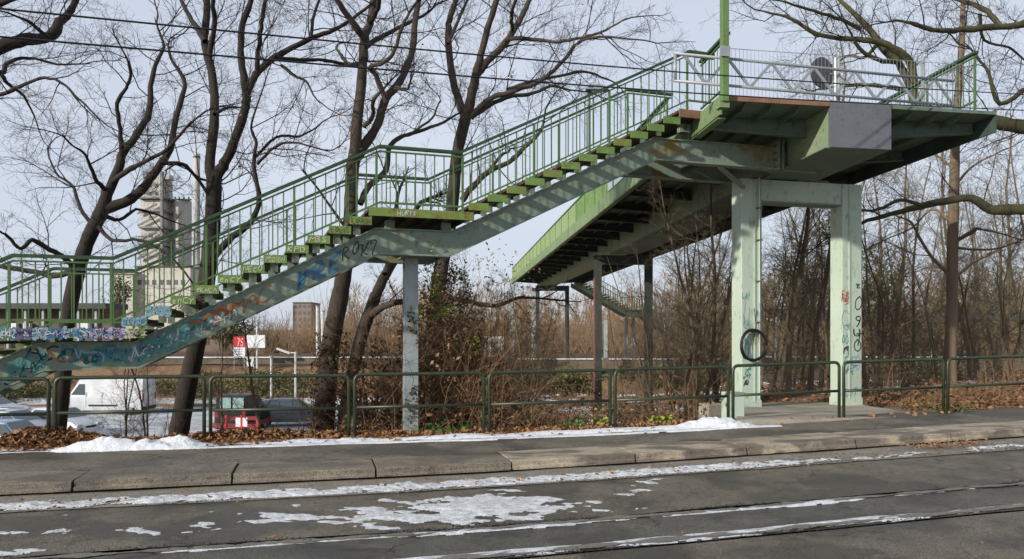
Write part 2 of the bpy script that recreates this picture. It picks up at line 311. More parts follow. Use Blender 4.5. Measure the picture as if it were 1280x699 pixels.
def strokes(text, h, jit=.14, slant=.0, gap=.25, seed=0):
    r = random.Random(seed); out = []; x = 0
    for ch in text:
        y0 = r.uniform(-jit, jit); k = 1+r.uniform(-jit, jit)
        rt = r.uniform(-.22, .22)
        for pl in G.get(ch, G['~']):
            pl = [(px*1.1+rt*py+r.uniform(-.05, .05), py+rt*.4*px+r.uniform(-.05, .05)) for px, py in pl]
            out.append([((x+px*.85*k+slant*py)*h, (py*k+y0)*h) for px, py in pl])
        x += (.85 if ch not in '!I ' else .45)+gap*.6
    return out, x*h
def ribbon(mb, fn, pl, wd):                  # flat brush line, fn maps (x,y)->world just above a face
    p = []
    for i in range(len(pl)-1):
        for k in range(3): t = k/3; p.append((pl[i][0]*(1-t)+pl[i+1][0]*t, pl[i][1]*(1-t)+pl[i+1][1]*t))
    p.append(pl[-1]); n = len(p)
    if n > 4:
        for _ in range(2): p = [p[0]]+[tuple((p[i-1][c]+2*p[i][c]+p[i+1][c])/4 for c in (0, 1)) for i in range(1, n-1)]+[p[-1]]
    b = len(mb.v)
    for i in range(n):
        dx = p[min(i+1, n-1)][0]-p[max(i-1, 0)][0]; dy = p[min(i+1, n-1)][1]-p[max(i-1, 0)][1]; l = math.hypot(dx, dy) or 1
        wx, wy = -dy/l*wd/2, dx/l*wd/2
        mb.v.append(tuple(fn(p[i][0]+wx, p[i][1]+wy))); mb.v.append(tuple(fn(p[i][0]-wx, p[i][1]-wy)))
    for i in range(n-1): mb.f.append((b+2*i, b+2*i+1, b+2*i+3, b+2*i+2))
def graffiti(parent, fn, text, h, wd, ink, label=None, slant=.1, seed=0, gap=.12, jit=.16, width=None):
    mb = MB(); st, tw = strokes(text, h, jit, slant, gap, seed); kx = width/tw if width else 1
    for pl in st: ribbon(mb, lambda x, y: fn(x*kx, y), pl, wd)
    if mb.v:
        o = mb.build('graffiti', M['ink_'+ink], parent)
        if label: o['label'] = label
def blob(parent, fn, pts, ink):              # a filled patch of spray
    mb = MB().poly([fn(x, y) for x, y in pts]); mb.build('spray_patch', M['ink_'+ink], parent)

# ------------------------------------------------------------ ground
def sm(a, b, x): t = min(max((x-a)/(b-a), 0), 1); return t*t*(3-2*t)
def pave(X): return .13+.0225*math.log1p(math.exp(X*1.3))/1.3 if X < 20 else .13+.0225*X
RG = Frame(14.2)                               # street direction
K_A = 9.55                                      # kerb line in the street frame
def rail_a(X): return 12.40+.0806+X*.1985+.0   # Y of the guard rail line at X
def rail_Y(X): return 12.48+.1985*X
def terrain(X, Y):
    d = Y-rail_Y(X)
    e = pave(X)-.02
    if d < .15: return e-.35*sm(0, -1.0, d)
    k = X/max(Y, 1)
    left = e+(-3.65-e)*sm(-1, 17, d)
    right = e+(-1.5-e)*sm(2, 34, d) - .12*sm(0, 3, d)
    rr = sm(.17, .36, k)
    mid = e+(-2.75-e)*sm(-1, 16, d)
    lm = sm(-.16, .02, k)
    z = left*(1-lm)+mid*lm; z = z*(1-rr)+right*rr
    rl = sm(55, 60.5, Y); z = z*(1-rl)+(-.75)*rl      # railway embankment
    z += (3*sm(95, 330, Y)+14*sm(300, 1500, Y))*(.25+.75*sm(-.45, .1, k))
    if 3.3 < X < 8.6 and Y < 19.2: z = min(z, -.12+.0*Y)+.0
    if 1 < d and Y < 56 and not (k < -.2 and d > 14): z += noise.noise(Vector((X*.35, Y*.35, 0)))*.22*sm(1, 6, d)
    return z
xs = list(np.concatenate([np.linspace(-900, -60, 22), np.linspace(-50, 50, 121), np.linspace(60, 900, 22)]))
# one sheet: rows follow the guard rail line near the street
rows = [-26, -18, -12]+list(np.linspace(-8, .1, 10))+list(np.linspace(.6, 50, 80))+list(np.linspace(52, 130, 34))+[150, 180, 220, 280, 360, 480, 640, 900, 1300, 2000]
V = []; nx = len(xs)
for d in rows:
    for x in xs:
        y = rail_Y(x)*max(0, 1-abs(d)/400)*(1 if abs(x) < 60 else 60/abs(x))+d+(12.48*(1-max(0, 1-abs(d)/400)))
        z = terrain(x, y) if abs(x) <= 60 or d > 20 else (pave(max(min(x, 15), -15))-.4 if d < 0 else -1)
        if d <= 0: z = pave(max(min(x, 15), -15))-.45
        V.append((x, y, z))
F = [(j*nx+i, j*nx+i+1, (j+1)*nx+i+1, (j+1)*nx+i) for j in range(len(rows)-1) for i in range(nx-1)]
g = link('ground', np_mesh('ground', np.array(V), np.array(F), M['groundm'])); g['kind'] = 'structure'
# parking lot sheet, snowy
def sheet(name, m, x0, x1, y0, y1, nx_, ny_, zf, dz, kind='structure'):
    V = [(x, y, zf(x, y)+dz) for y in np.linspace(y0, y1, ny_) for x in np.linspace(x0, x1, nx_)]
    F = [(j*nx_+i, j*nx_+i+1, (j+1)*nx_+i+1, (j+1)*nx_+i) for j in range(ny_-1) for i in range(nx_-1)]
    o = link(name, np_mesh(name, np.array(V), np.array(F), m)); o['kind'] = kind; return o
sheet('parking_lot', M['lot'], -60, -8.5, 30, 56.5, 60, 30, lambda x, y: max(terrain(x, y), -3.66) if y > 56 else -3.65, .05)
# road: sheets in the street frame
def strip(name, m, a0, a1, s0, s1, zoff, na=8, ns=120, bumpy=0.0, kind='structure'):
    V = []
    for j in range(na+1):
        a = a0+(a1-a0)*j/na
        for i in range(ns+1):
            s = s0+(s1-s0)*i/ns; p = RG(s, a, 0)
            V.append((p.x, p.y, pave(p.x)-.13+zoff+bumpy*noise.noise(Vector((p.x*.8, p.y*.8, 3)))))
    F = [(j*(ns+1)+i, j*(ns+1)+i+1, (j+1)*(ns+1)+i+1, (j+1)*(ns+1)+i) for j in range(na) for i in range(ns)]
    o = link(name, np_mesh(name, np.array(V), np.array(F), m)); o['kind'] = kind; return o
strip('road', M['road'], 6.93, 8.66, -40, 60, .0, 14, 400, .012)
strip('track_bed', M['road_right'], 5.91, 6.85, -40, 60, -.004, 10, 400, .012)
strip('near_lane', M['road'], -30, 5.85, -60, 80, .0, 40, 200, .012)
strip('seam', M['void'], 5.80, 7.0, -40, 60, -.03, 2, 200)
strip('gutter', M['gutter'], 8.68, K_A+.25, -40, 60, -.012, 10, 300, .012)
strip('seam', M['void'], 8.6, 8.72, -40, 60, -.032, 1, 200)
# light concrete lips along the seams
def lip(a0, a1, z, m, name='kerb_lip', jag=.02):
    V = []; n = 900; s0, s1 = -14, 22
    for i in range(n+1):
        s = s0+(s1-s0)*i/n
        for a, sg in ((a0, -1), (a1, 1)):
            aa = a+sg*jag*noise.noise(Vector((s*3, a*5, 1)))+sg*jag*.6*noise.noise(Vector((s*14, a*5, 1)))
            p = RG(s, aa, 0); V.append((p.x, p.y, pave(p.x)-.13+z))
    F = [(2*i, 2*i+2, 2*i+3, 2*i+1) for i in range(n)]
    o = link(name, np_mesh(name, np.array(V), np.array(F), m)); o['kind'] = 'structure'
M['lip'] = mat('worn_grey_seam_edge', (.18, .165, .135), .8, (.11, .105, .09), 7, .9, bump=.5, bscale=60)
lip(8.60, 8.675, .014, M['gutter'], jag=.03); lip(6.78, 6.86, .010, M['lip'], jag=.05); lip(5.95, 6.05, .010, M['lip'], jag=.05)
gr_ = np.random.RandomState(3); gc = []
for i in range(5200):
    X = gr_.uniform(-6, 12); a_ = (6.90, 5.88, 8.66)[gr_.randint(3)]+gr_.normal()*.035
    if noise.noise(Vector((X*1.1, a_, 2))) < -.05: continue
    p = RG(X/RG.c+1.7, a_, 0); gc.append((p.x, p.y, pave(p.x)-.125+gr_.rand()*.012))
Vg, Fg = (lambda C: (np.concatenate([C+np.array(o)*(.5+gr_.rand(len(C), 1)) for o in ((-.011, -.007, 0), (.011, -.006, 0), (0, .010, 0), (0, 0, .007))]), np.concatenate([np.stack([np.arange(len(C))+k*len(C) for k in f], 1) for f in ((0, 1, 3), (1, 2, 3), (2, 0, 3))])))(np.array(gc))
o = link('grit', np_mesh('grit', Vg, Fg, M['void'], False)); tag(o, 'dark grit crumbs lying along the road seams', 'grit', None, 'stuff')
# pavement (asphalt behind the slabs) with the slabs as pieces
V = []; n = 240
for j in range(13):
    for i in range(n+1):
        x = -22+46*i/n; y0 = (RG(0, K_A+.72, 0).y+math.tan(R(14.2))*(x-RG(0, K_A+.72, 0).x)); y1 = rail_Y(x)+.28 if x < 2.6 else rail_Y(x)+.28+.35*sm(2.6, 3.4, x)
        y1 = max(y1, y0+.05)
        y = y0+(y1-y0)*j/12; V.append((x, y, pave(x)-.006+.01*noise.noise(Vector((x, y, 0)))-(.3 if j == 12 else 0)))
F = [(j*(n+1)+i, j*(n+1)+i+1, (j+1)*(n+1)+i+1, (j+1)*(n+1)+i) for j in range(12) for i in range(n)]
pv = link('pavement', np_mesh('pavement', np.array(V), np.array(F), M['asphalt'])); pv['kind'] = 'structure'; pv['base'] = [0, 0, 0]
sj = [RG.inv((x, 9.85+.253*x))[0] for x in (-4.93, -3.29, -1.67, 0, 1.66, 3.28, 4.98, 6.6, 8.3)]
while sj[0] > -16: sj.insert(0, sj[0]-1.7)
while sj[-1] < 18: sj.append(sj[-1]+1.7)
for i in range(len(sj)-1):
    s0, s1 = sj[i]+.012, sj[i+1]-.012; mb = MB(); r = random.Random(i*3+1)
    t0, t1 = r.uniform(-.006, .008), r.uniform(-.012, .01); b = len(mb.v); off = r.uniform(-.012, .012)
    N = 10; rows_ = [(0, -.14), (-.0, -.085), (.022, -.065), (.022, -.012), (.045, 0), (.4, .002), (.8, .0), (.8, -.14)]
    for k in range(N+1):
        s = s0+(s1-s0)*k/N
        for q, (da, dz) in enumerate(rows_):
            aa = K_A+off+da+(.012*noise.noise(Vector((s*4, q, i)))if q < 5 else 0); p = RG(s, aa, 0)
            zz = pave(p.x)+dz+t0+(t1-t0)*k/N+.006*noise.noise(Vector((s*5, aa*5, i)))
            if dz < -.1: zz = pave(p.x)-.115
            mb.v.append((p.x, p.y, zz))
    m_ = len(rows_)
    for k in range(N):
        for q in range(m_-1): a = k*m_+q; mb.f.append((a, a+1, a+m_+1, a+m_))
    mb.f.append(tuple(range(m_-1, -1, -1))); mb.f.append(tuple(N*m_+q for q in range(m_)))
    midx = RG((s0+s1)/2, K_A, 0).x
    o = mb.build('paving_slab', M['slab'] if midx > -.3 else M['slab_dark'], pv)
strip('kerb_base', M['void'], K_A+.05, K_A+.6, -40, 60, .01, 1, 200)
# snow --------------------------------------------------------------
def snowfield(name, s0, s1, a0, a1, step, fn, base, m, kind='stuff', below=.012):
    ns = int((s1-s0)/step); na = int((a1-a0)/step); S = np.linspace(s0, s1, ns+1); A = np.linspace(a0, a1, na+1)
    H = np.array([[fn(s, a) for s in S] for a in A]); V = []
    for j, a in enumerate(A):
        for i, s in enumerate(S):
            p = RG(s, a, 0); V.append((p.x, p.y, base(p.x, p.y)+max(H[j, i], -below)))
    idx = np.arange((ns+1)*(na+1)).reshape(na+1, ns+1)
    keep = np.maximum.reduce([H[:-1, :-1], H[1:, :-1], H[:-1, 1:], H[1:, 1:]]) > 0
    F = np.stack([idx[:-1, :-1], idx[:-1, 1:], idx[1:, 1:], idx[1:, :-1]], -1)[keep]
    used = np.unique(F); remap = np.zeros(idx.size, int); remap[used] = np.arange(len(used))
    o = link(name, np_mesh(name, np.array(V)[used], remap[F], m)); o['kind'] = kind; return o
def fb(x, y, z=0, o=4):
    v = 0; a = 1
    for _ in range(o): v += a*noise.noise(Vector((x, y, z))); x *= 2.1; y *= 2.1; a *= .5
    return v
roadz = lambda X, Y: pave(X)-.13
def sx(X, Y): return RG.inv((X, Y))
# gutter snow band
def gut(s, a):
    X = RG(s, a, 0).x
    c = 1-((a-8.93)/.26)**2
    return .022*(c*.95-.42-.75*sm(2.2, 5.0, X)-.35*sm(-3.2, -5.5, X)+.95*fb(s*2.6, a*3.6, 1)+.6*fb(s*9, a*18, 7, 3)) if c > -.8 else -.02
o = snowfield('snow', -9, 13, 8.6, 9.35, .018, gut, roadz, M['snow_dirty']); tag(o, 'dirty snow strip lying in the gutter below the kerb', 'snow')
def patch(s, a):
    p = RG(s, a, 0); X = p.x
    m1 = math.exp(-((X+.15)/1.15)**2-((a-7.72)/.56)**2); m2 = math.exp(-((X+1.7)/.9)**2-((a-7.66)/.36)**2)*.8
    return .012*(1.7*max(m1, m2)-.66+1.15*fb(s*2.3+a*1.2, a*2.9, 5, 5)+.35*fb(s*11, a*12, 3, 3))
o = snowfield('snow', -4.5, 4.2, 6.98, 8.5, .02, patch, roadz, M['snow_dirty']); tag(o, 'thin melting snow patch spread on the wet road', 'snow')
def seam(c, wd, x0, x1, amt, seed):
    def f(s, a):
        X = RG(s, a, 0).x; return .012*((1-((a-c)/wd)**2)-.45+amt*sm(x0-1, x0+.5, X)*(1-sm(x1-.5, x1+1, X))-.5+.9*fb(s*1.5, a*6, seed))
    return f
o = snowfield('snow', -5, 12, 6.72, 6.98, .02, seam(6.81, .07, -2, 3, .55, 2), roadz, M['snow_dirty'], below=.02); tag(o, 'broken thin snow line along the farther road seam', 'snow')
o = snowfield('snow', -5, 12, 5.88, 6.2, .02, seam(6.03, .1, -1, 4.5, .6, 9), roadz, M['snow_dirty'], below=.02); tag(o, 'broken thin snow line along the nearest road seam', 'snow')
# verge snow at the guard rail
def verge(s, a):
    p = RG(s, a, 0); X, Y = p.x, p.y; d = Y-(rail_Y(X)-.12)
    c = 1-(d/.22)**2
    if c < -3: return -.02
    h = .05*(c*.9-.25+.5*fb(s*1.2, a*3, 3)-.9*sm(3.6, 4.3, X)-.15*sm(-3.0, -3.6, X))
    k = X/Y
    for (x0, wx, hh, dd) in ((-5.75, .62, .19, -.28), (-4.95, .45, .16, -.16), (-5.3, .7, .13, -.28), (3.35, .6, .17, -.02), (3.7, .35, .1, -.25), (-2.35, .5, .05, -.1)):
        g_ = math.exp(-((X-x0)/wx)**2-((d-dd)/.17)**2); h = max(h, hh*(1.15*g_-.22)+.05*fb(s*3.3, a*3.3, 2, 5)*g_+.02*fb(s*11, a*11, 8, 3)*g_)
    thin = .012*(1-((d+.42)/.22)**2-.5+.9*fb(s*.9, a*6, 6))*(1-sm(3, 4.5, X))
    return max(h, thin)
pavz = lambda X, Y: pave(X)
o = snowfield('snow', -9.5, 8, 10.6, 12.9, .022, verge, pavz, M['snow']); tag(o, 'white snow bank heaped along the foot of the green guard railing', 'snow')
# far snow patches on the bank and along the railway
def slope_snow(X, Y): return .06*(fb(X*.35, Y*.5, 11)+.35*fb(X*1.5, Y*1.5, 4)-.18)
def bank(name, x0, x1, y0, y1, st, f, label):
    nx_ = int((x1-x0)/st); ny_ = int((y1-y0)/st); V = []; H = np.zeros((ny_+1, nx_+1))
    for j in range(ny_+1):
        for i in range(nx_+1):
            X = x0+(x1-x0)*i/nx_; Y = y0+(y1-y0)*j/ny_; h = f(X, Y); H[j, i] = h; V.append((X, Y, terrain(X, Y)+max(h, -.08)))
    idx = np.arange(len(V)).reshape(ny_+1, nx_+1)
    keep = np.maximum.reduce([H[:-1, :-1], H[1:, :-1], H[:-1, 1:], H[1:, 1:]]) > 0
    F = np.stack([idx[:-1, :-1], idx[:-1, 1:], idx[1:, 1:], idx[1:, :-1]], -1)[keep]
    o = link(name, np_mesh(name, np.array(V), F, M['snow'])); tag(o, label, 'snow', None, 'stuff')
bank('snow', 0, 34, 17, 55, .28, lambda X, Y: slope_snow(X, Y)+.02*sm(.3, .5, X/Y)-.1*(1-sm(19.5, 23, Y)), 'patchy snow lying between the trees on the far bank')

# ------------------------------------------------------------ guard railing panels
nW, tanr = 2.13, math.radians(11.3)
gx = lambda n: (-.41+nW*math.cos(tanr)*n, 12.40+nW*math.sin(tanr)*n)
def guard_panel(n, label):
    x0, y0 = gx(n); x1, y1 = gx(n+1); d = Vector((x1-x0, y1-y0, 0)).normalized(); a = Vector((x0, y0, 0))+d*.045; b = Vector((x1, y1, 0))-d*.045
    za, zb = pave(x0), pave(x1); t = thing('guard_railing', label, 'railing', (a.x, a.y, za), 'green tube guard railings along the pavement')
    H = 1.0; rr = .028
    jr = rng.uniform(-.012, .012); zb += jr
    def at(k, h): p = a+(b-a)*k; return Vector((p.x, p.y, za+(zb-za)*k+h))
    r = .09; Lg = (b-a).length; pts = [at(0, -.12), at(0, H-r)]
    for q in range(1, 5): th = math.pi/2*q/4; pts.append(at(r*(1-math.cos(th))/Lg, H-r+r*math.sin(th)))
    for q in range(0, 5): th = math.pi/2*q/4; pts.append(at(1-(r-r*math.sin(th))/Lg, H-r+r*math.cos(th)))
    pts.append(at(1, -.12))
    MB().tube(pts, rr, 10).build('bent_tube_frame', M['guard'], t, True)
    MB().tube([at(.012, .49), at(.988, .49)], rr*.85, 8).build('mid_rail', M['guard'], t, True)
GL = {-5: 'guard railing panel running out of view at the far left end', -4: 'guard railing panel in front of the pale blue car', -3: 'guard railing panel in front of the white van and the snow heap', -2: 'guard railing panel in front of the red and black van',
      -1: 'guard railing panel in front of the ivy covered white column', 0: 'guard railing panel between the ivy thicket and the slim dark pier', 1: 'guard railing panel in front of the birches beside the snow heap', 2: 'guard railing panel in front of the pier with the black cable coil',
      3: 'guard railing panel ending at the right mint column of the pier', 4: 'guard railing panel before the tan barked tree', 5: 'guard railing panel running out of view on the right end'}
for n in range(-5, 6): guard_panel(n, GL[n])

# ------------------------------------------------------------ staircase
ST = Frame(19.0); A0 = 12.8; WID = 2.5
def path_z(path, s):
    for (x0, z0), (x1, z1) in zip(path[:-1], path[1:]):
        if x0 <= s <= x1: return z0+(z1-z0)*(s-x0)/(x1-x0)
    return path[-1][1] if s > path[-1][0] else path[0][1]
def railing(root, fr, a, path, lowoff, name='railing', spacing=.165, posts=(), hw=.032, label=None, side=1, end=None):
    mb = MB(); mb.band(fr, path, a-.045, a+.045, -.02, .028)
    rl = mb.build(name, M['rail_dark'], root)
    if label: rl['label'] = label
    MB().band(fr, path, a-.018, a+.018, -.085, -.06).build('top_rail', M['rail'], rl)
    MB().band(fr, path, a-.016, a+.016, -lowoff-.015, -lowoff+.018).build('bottom_rail', M['rail'], rl)
    base = root['base']; s = path[0][0]+.05; send = path[-1][0]; i = 0
    bm_ = MB().box(Frame(fr.deg), -.0095, .0095, -.004, .004, 0, lowoff-.07).mesh('baluster', M['rail'])
    pm_ = MB().box(Frame(fr.deg), -.018, .018, -.018, .018, 0, lowoff+.10).mesh('post', M['rail'])
    last = None
    while s < send:
        z = path_z(path, s)
        pst = any(abs(s-q) < spacing/2 for q in posts)
        p = fr(s, a, z-lowoff-(.16 if pst else 0))
        link('post' if pst else 'baluster', pm_ if pst else bm_, rl, p-Vector(base)); s += spacing
    return rl
def make_stair(root, fr, a0, wid, flights, paths, beams, ends=None, tags=None, fancy=True, two=True):
    base = Vector(root['base']); c, s_ = fr.c, fr.s
    T = .355
    L0 = Frame(fr.deg)
    tm = MB().box(L0, .03, T-.03, .012, wid-.012, -.065, -.02)
    tread_me = tm.mesh('tread', M['tread']); end_me = MB().box(L0, 0, T, -.012, .012, -.13, 0).mesh('end_plate', M['tread_end']); end_r = MB().box(L0, 0, T, -.012, .012, -.13, 0).mesh('end_plate', M['tread_rust'])
    br_me = MB().box(L0, .12, .24, -.006, .006, -.24, -.082).box(L0, .08, .28, -.02, .02, -.08, -.067).mesh('bracket', M['beam'])
    k = 0
    for (s0, z0, n, ds, dz) in flights:
        for i in range(n):
            p = fr(s0+ds*i, a0, z0+dz*i)-base
            t = link('tread', tread_me, root, p)
            link('end_plate', end_r if (k in ENDR and fancy) else end_me, t)
            link('end_plate', end_me, t, Vector((-s_*wid, c*wid, 0)))
            if fancy:
                for ai in (.5, wid-.5): link('bracket', br_me, t, Vector((-s_*ai, c*ai, 0)))
            k += 1
    return
ENDR = {9, 10, 11, 13, 15, 19, 23}
SB = tuple(ST(-1.6, A0+WID/2, 0))
stair = thing('staircase', 'long green steel staircase climbing from lower left to the footbridge with graffiti on its beam', 'staircase', SB)
r1, r2 = (3.87-1.85)/12, (6.05-3.87)/13
fl = [(-1.79+.338*i, 1.85+r1*(i+1), 1, 0, 0) for i in range(11)]+[(3.618+.3475*i, 3.87+r2*(i+1), 1, 0, 0) for i in range(12)]
make_stair(stair, ST, A0, WID, fl, None, None)
fl0 = [(-3.78-.345*i, 1.85-.168*(i+1), 1, 0, 0) for i in range(7)]
make_stair(stair, ST, A0, WID, fl0, None, None, fancy=False)
def landing(s0, s1, z, label):
    o = MB().box(ST, s0, s1, A0+.014, A0+WID-.014, z-.06, z-.01).build('landing_deck', M['tread'], stair)
    e = MB().box(ST, s0, s1, A0-.012, A0+.012, z-.14, z).build('end_plate', M['tread_rust'], o)
    MB().box(ST, s0, s1, A0+WID-.012, A0+WID+.012, z-.14, z).build('end_plate', M['tread_end'], o)
    n = int((s1-s0)/.3)
    for i in range(n):
        s = s0+.1+(s1-s0-.2)*i/(n-1); MB().box(ST, s-.03, s+.03, A0+.02, A0+WID-.02, z-.135, z-.062).build('joist', M['soffit_dark'], o)
    for s in (s0+.35, s1-.45):
        for ai in (.5, WID-.5): MB().box(ST, s, s+.16, A0+ai-.06, A0+ai+.06, z-.30, z-.137).build('bracket', M['beam'], o)
    return e
landing(-3.42, -1.47, 1.85, ''); landing(1.9, 3.70, 3.87, ''); landing(7.79, 8.52, 6.05, '')
MB().box(ST, 7.78, 8.55, A0-.013, A0+.011, 5.90, 6.052).build('rusty_edge_plate', M['rustedge'], stair)
# stringers: web + flanges following the bends
bt = [(-6.6, -.20), (-3.0, 1.62), (-1.68, 1.62), (2.07, 3.567), (3.42, 3.567), (7.46, 5.56), (10.35, 5.60)]
bb = [(-6.6, -.62), (-2.9, 1.24), (-1.60, 1.26), (2.13, 3.16), (3.39, 3.155), (7.52, 5.17), (10.35, 5.18)]
for ai, nm in ((.5, 'near'), (WID-.5, 'far')):
    a = A0+ai; mb = MB()
    for i in range(len(bt)-1):
        q = [bb[i], bb[i+1], bt[i+1], bt[i]]; mb.extr(ST, q, a-.05+.0005*i, a+.05)
    st = mb.build('stringer_beam', M['beam'], stair)
    MB().band(ST, bb, a-.11, a+.11, -.028, .0).build('bottom_flange', M['beam'], st)
    MB().band(ST, bt, a-.09, a+.09, .0, .024).build('top_flange', M['beam'], st)
    if nm == 'near':
        near_beam = st
        pl = MB(); pl.box(ST, 10.30, 10.33, a-.2, a+.16, 5.12, 5.72).box(ST, 10.40, 10.43, a-.2, a+.16, 5.12, 5.72).build('flange_plate', M['beam'], st)
        for q in range(4):
            MB().tube([ST(10.24, a-.12, 5.2+.14*q), ST(10.46, a-.12, 5.2+.14*q)], .022, 6).build('bolt', M['bolt'], st)
        MB().box(ST, 10.43, 11.4, a-.06, a+.06, 5.16, 5.55).build('beam_stub', M['beam'], st)
# inclined strut under the top beam
MB().bar(ST(9.0, A0+.5, 5.14), ST(10.1, A0+1.2, 4.9), .07).build('strut', M['beam'], stair)
for s in (-2.2, 2.7, 3.2, -.0, .9, 5.0, 6.2, 7.6, 9.0):
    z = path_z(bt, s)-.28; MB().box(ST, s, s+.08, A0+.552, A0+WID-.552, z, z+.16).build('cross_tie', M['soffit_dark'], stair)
hp = [(-6.6, 2.90-3.4*.495), (-3.2, 2.90), (-1.9, 2.90), (2.08, 4.888), (3.46, 4.888), (7.985, 7.17), (8.56, 7.17)]
hpf = hp[:-1]+[(9.1, 7.17)]
posts = (-3.2, -1.9, -.6, .75, 2.1, 3.45, 4.9, 6.4, 7.95)
railing(stair, ST, A0+.03, hp, .93, posts=posts, label='near side railing with vertical bars')
railing(stair, ST, A0+WID-.03, hpf, .93, posts=posts, label='far side railing with vertical bars')
# white-grey column carrying the middle landing
c0 = P(513, 541, 14.05); col = thing('support_column', 'slim pale grey column under the middle landing, overgrown with ivy', 'column', tuple(c0))
mb = MB(); fr = Frame(19); s0, a0 = fr.inv(c0)
zt = 3.13
mb.box(fr, s0-.12, s0+.12, a0-.12, a0-.105, c0.z-.8, zt).box(fr, s0-.12, s0+.12, a0+.105, a0+.12, c0.z-.8, zt).box(fr, s0-.008, s0+.008, a0-.105, a0+.105, c0.z-.8, zt)
mb.build('column_shaft', M['pier'], col)
MB().box(fr, s0-.2, s0+.2, a0-.2, a0+.2, zt, zt+.025).build('head_plate', M['beam'], col)
MB().box(fr, s0-.2, s0+.2, a0-.2, a0+.2, c0.z-.02, c0.z+.04).build('base_plate', M['beam'], col)
MB().tube([c0+Vector((-.09, -.14, -.5)), c0+Vector((-.09, -.14, 3))], .02, 6).build('drain_pipe', M['galv'], col)

# graffiti on the beam and tread ends
af = A0+.5-.054
def on_beam(s0, z0, slope): return lambda x, y: ST(s0+x, af, z0+y+slope*x)
def s_of(u, a=A0+.45):
    k = (u-640)/FPX; Y = a/(ST.c-ST.s*k); return k*Y*ST.c+Y*ST.s
nb = near_beam
graffiti(nb, on_beam(s_of(33), 1.36, 0), 'ASc', .22, .026, 'black', 'black letters ASc', seed=2)
graffiti(nb, on_beam(s_of(76), 1.33, 0), 'HAZER', .25, .075, 'teal', 'turquoise block letters', seed=5, width=1.0)
graffiti(nb, on_beam(s_of(78), 1.35, 0), 'OBZ', .2, .03, 'blue', None, seed=8, width=.9)
graffiti(nb, on_beam(s_of(104), 1.31, 0), 'oO', .12, .018, 'black', None, seed=12)
graffiti(nb, on_beam(s_of(155), 1.36, 0), '!', .22, .02, 'black', 'black exclamation mark', seed=2)
sl = (3.16-1.26)/3.73
def incl(u, dz): s = s_of(u); return on_beam(s, path_z(bb, s)+dz, sl)
graffiti(nb, incl(160, .07), 'OCS', .26, .03, 'lilac', 'pale bubble letters', seed=4, width=.5)
graffiti(nb, incl(172, .06), 'BRESRE', .27, .075, 'teal', 'turquoise bubble letters', seed=6, width=1.15)
graffiti(nb, incl(180, .09), 'GOUSO~', .2, .022, 'white', None, seed=9, width=1.1)
graffiti(nb, incl(236, .08), '~ZS~', .22, .04, 'rusty', 'rusty brown tag', seed=11, width=.7)
graffiti(nb, incl(243, .07), 'OMNIA', .17, .025, 'white', None, seed=19, width=.65)
graffiti(nb, incl(288, .08), 'MAC', .26, .03, 'rusty', 'orange brown letters', seed=13, width=.62)
graffiti(nb, incl(369, .05), 'IMZE', .27, .065, 'blue', 'bright blue letters', seed=14, width=.75)
graffiti(nb, incl(372, .04), 'I', .2, .04, 'blue', None, seed=15)
graffiti(nb, on_beam(s_of(428), 3.02, .25), 'ROKZ', .24, .022, 'black', 'black angular tag', seed=16, width=.62)
graffiti(nb, on_beam(s_of(5), 1.02, .49), 'SEO', .24, .07, 'teal', 'turquoise tag', seed=17, width=.55)
graffiti(nb, on_beam(s_of(6), .98, .49), 'CZ~', .2, .02, 'black', None, seed=18, width=.5)
rs2 = random.Random(8)
for i, (u, dz, w__, h__, ink, wd_) in enumerate(((62, .05, .5, .22, 'rusty', .03), (95, .06, .4, .25, 'sky', .03), (120, .06, .4, .22, 'blue', .03), (140, .05, .3, .2, 'teal', .03), (165, .08, .3, .24, 'white', .016), (185, .1, .35, .24, 'teal', .04), (205, .08, .35, .24, 'sky', .025), (225, .1, .4, .2, 'teal', .035), (240, .2, .5, .15, 'rusty', .05), (262, .15, .45, .2, 'rusty', .05), (258, .05, .4, .16, 'white', .014), (375, .1, .35, .2, 'blue', .05), (445, .1, .3, .2, 'black', .014), (10, .06, .5, .25, 'teal', .05), (30, .06, .3, .2, 'black', .016))):
    flat = 57 < u < 158; s0_ = s_of(u); k_ = 0 if flat else (.5 if u < 57 else sl); zb_0 = 1.26 if flat else path_z(bb, s0_)
    pl_ = [(w__*q/8+rs2.uniform(-.05, .05), rs2.uniform(0, h__)) for q in range(9)]; mb = MB(); ribbon(mb, lambda x, y: ST(s0_+x, af-.001-.0004*i, zb_0+dz+y+k_*x), pl_, wd_); mb.build('spray_scribble', M['ink_'+ink], nb)
def on_end(s0, z): return lambda x, y: ST(s0+x, A0-.0165, z+y)
for i, (txt, ink) in enumerate([('SESO', 'sky'), ('WINDOS', 'sky'), ('enCY', 'cream'), ('eKNCA', 'cream'), ('enCY', 'cream'), ('NECO', 'cream'), ('MEDION', 'cream'), ('KPD', 'cream'), ('MBS', 'cream'), ('LOUIS', 'dkgreen'), ('LOUCH', 'dkgreen')]):
    s, z = fl[i][0], fl[i][1]
    if i < 2: graffiti(stair, on_end(s+.015, z-.125), 'EHSB', .115, .05, 'sky', None, seed=50+i, width=.33)
    graffiti(stair, on_end(s+.03, z-.11), txt, .085, .013 if ink != 'sky' else .010, ink if i > 1 else ('blue', 'white')[i % 2], None, seed=30+i, width=.3)
x = -3.35
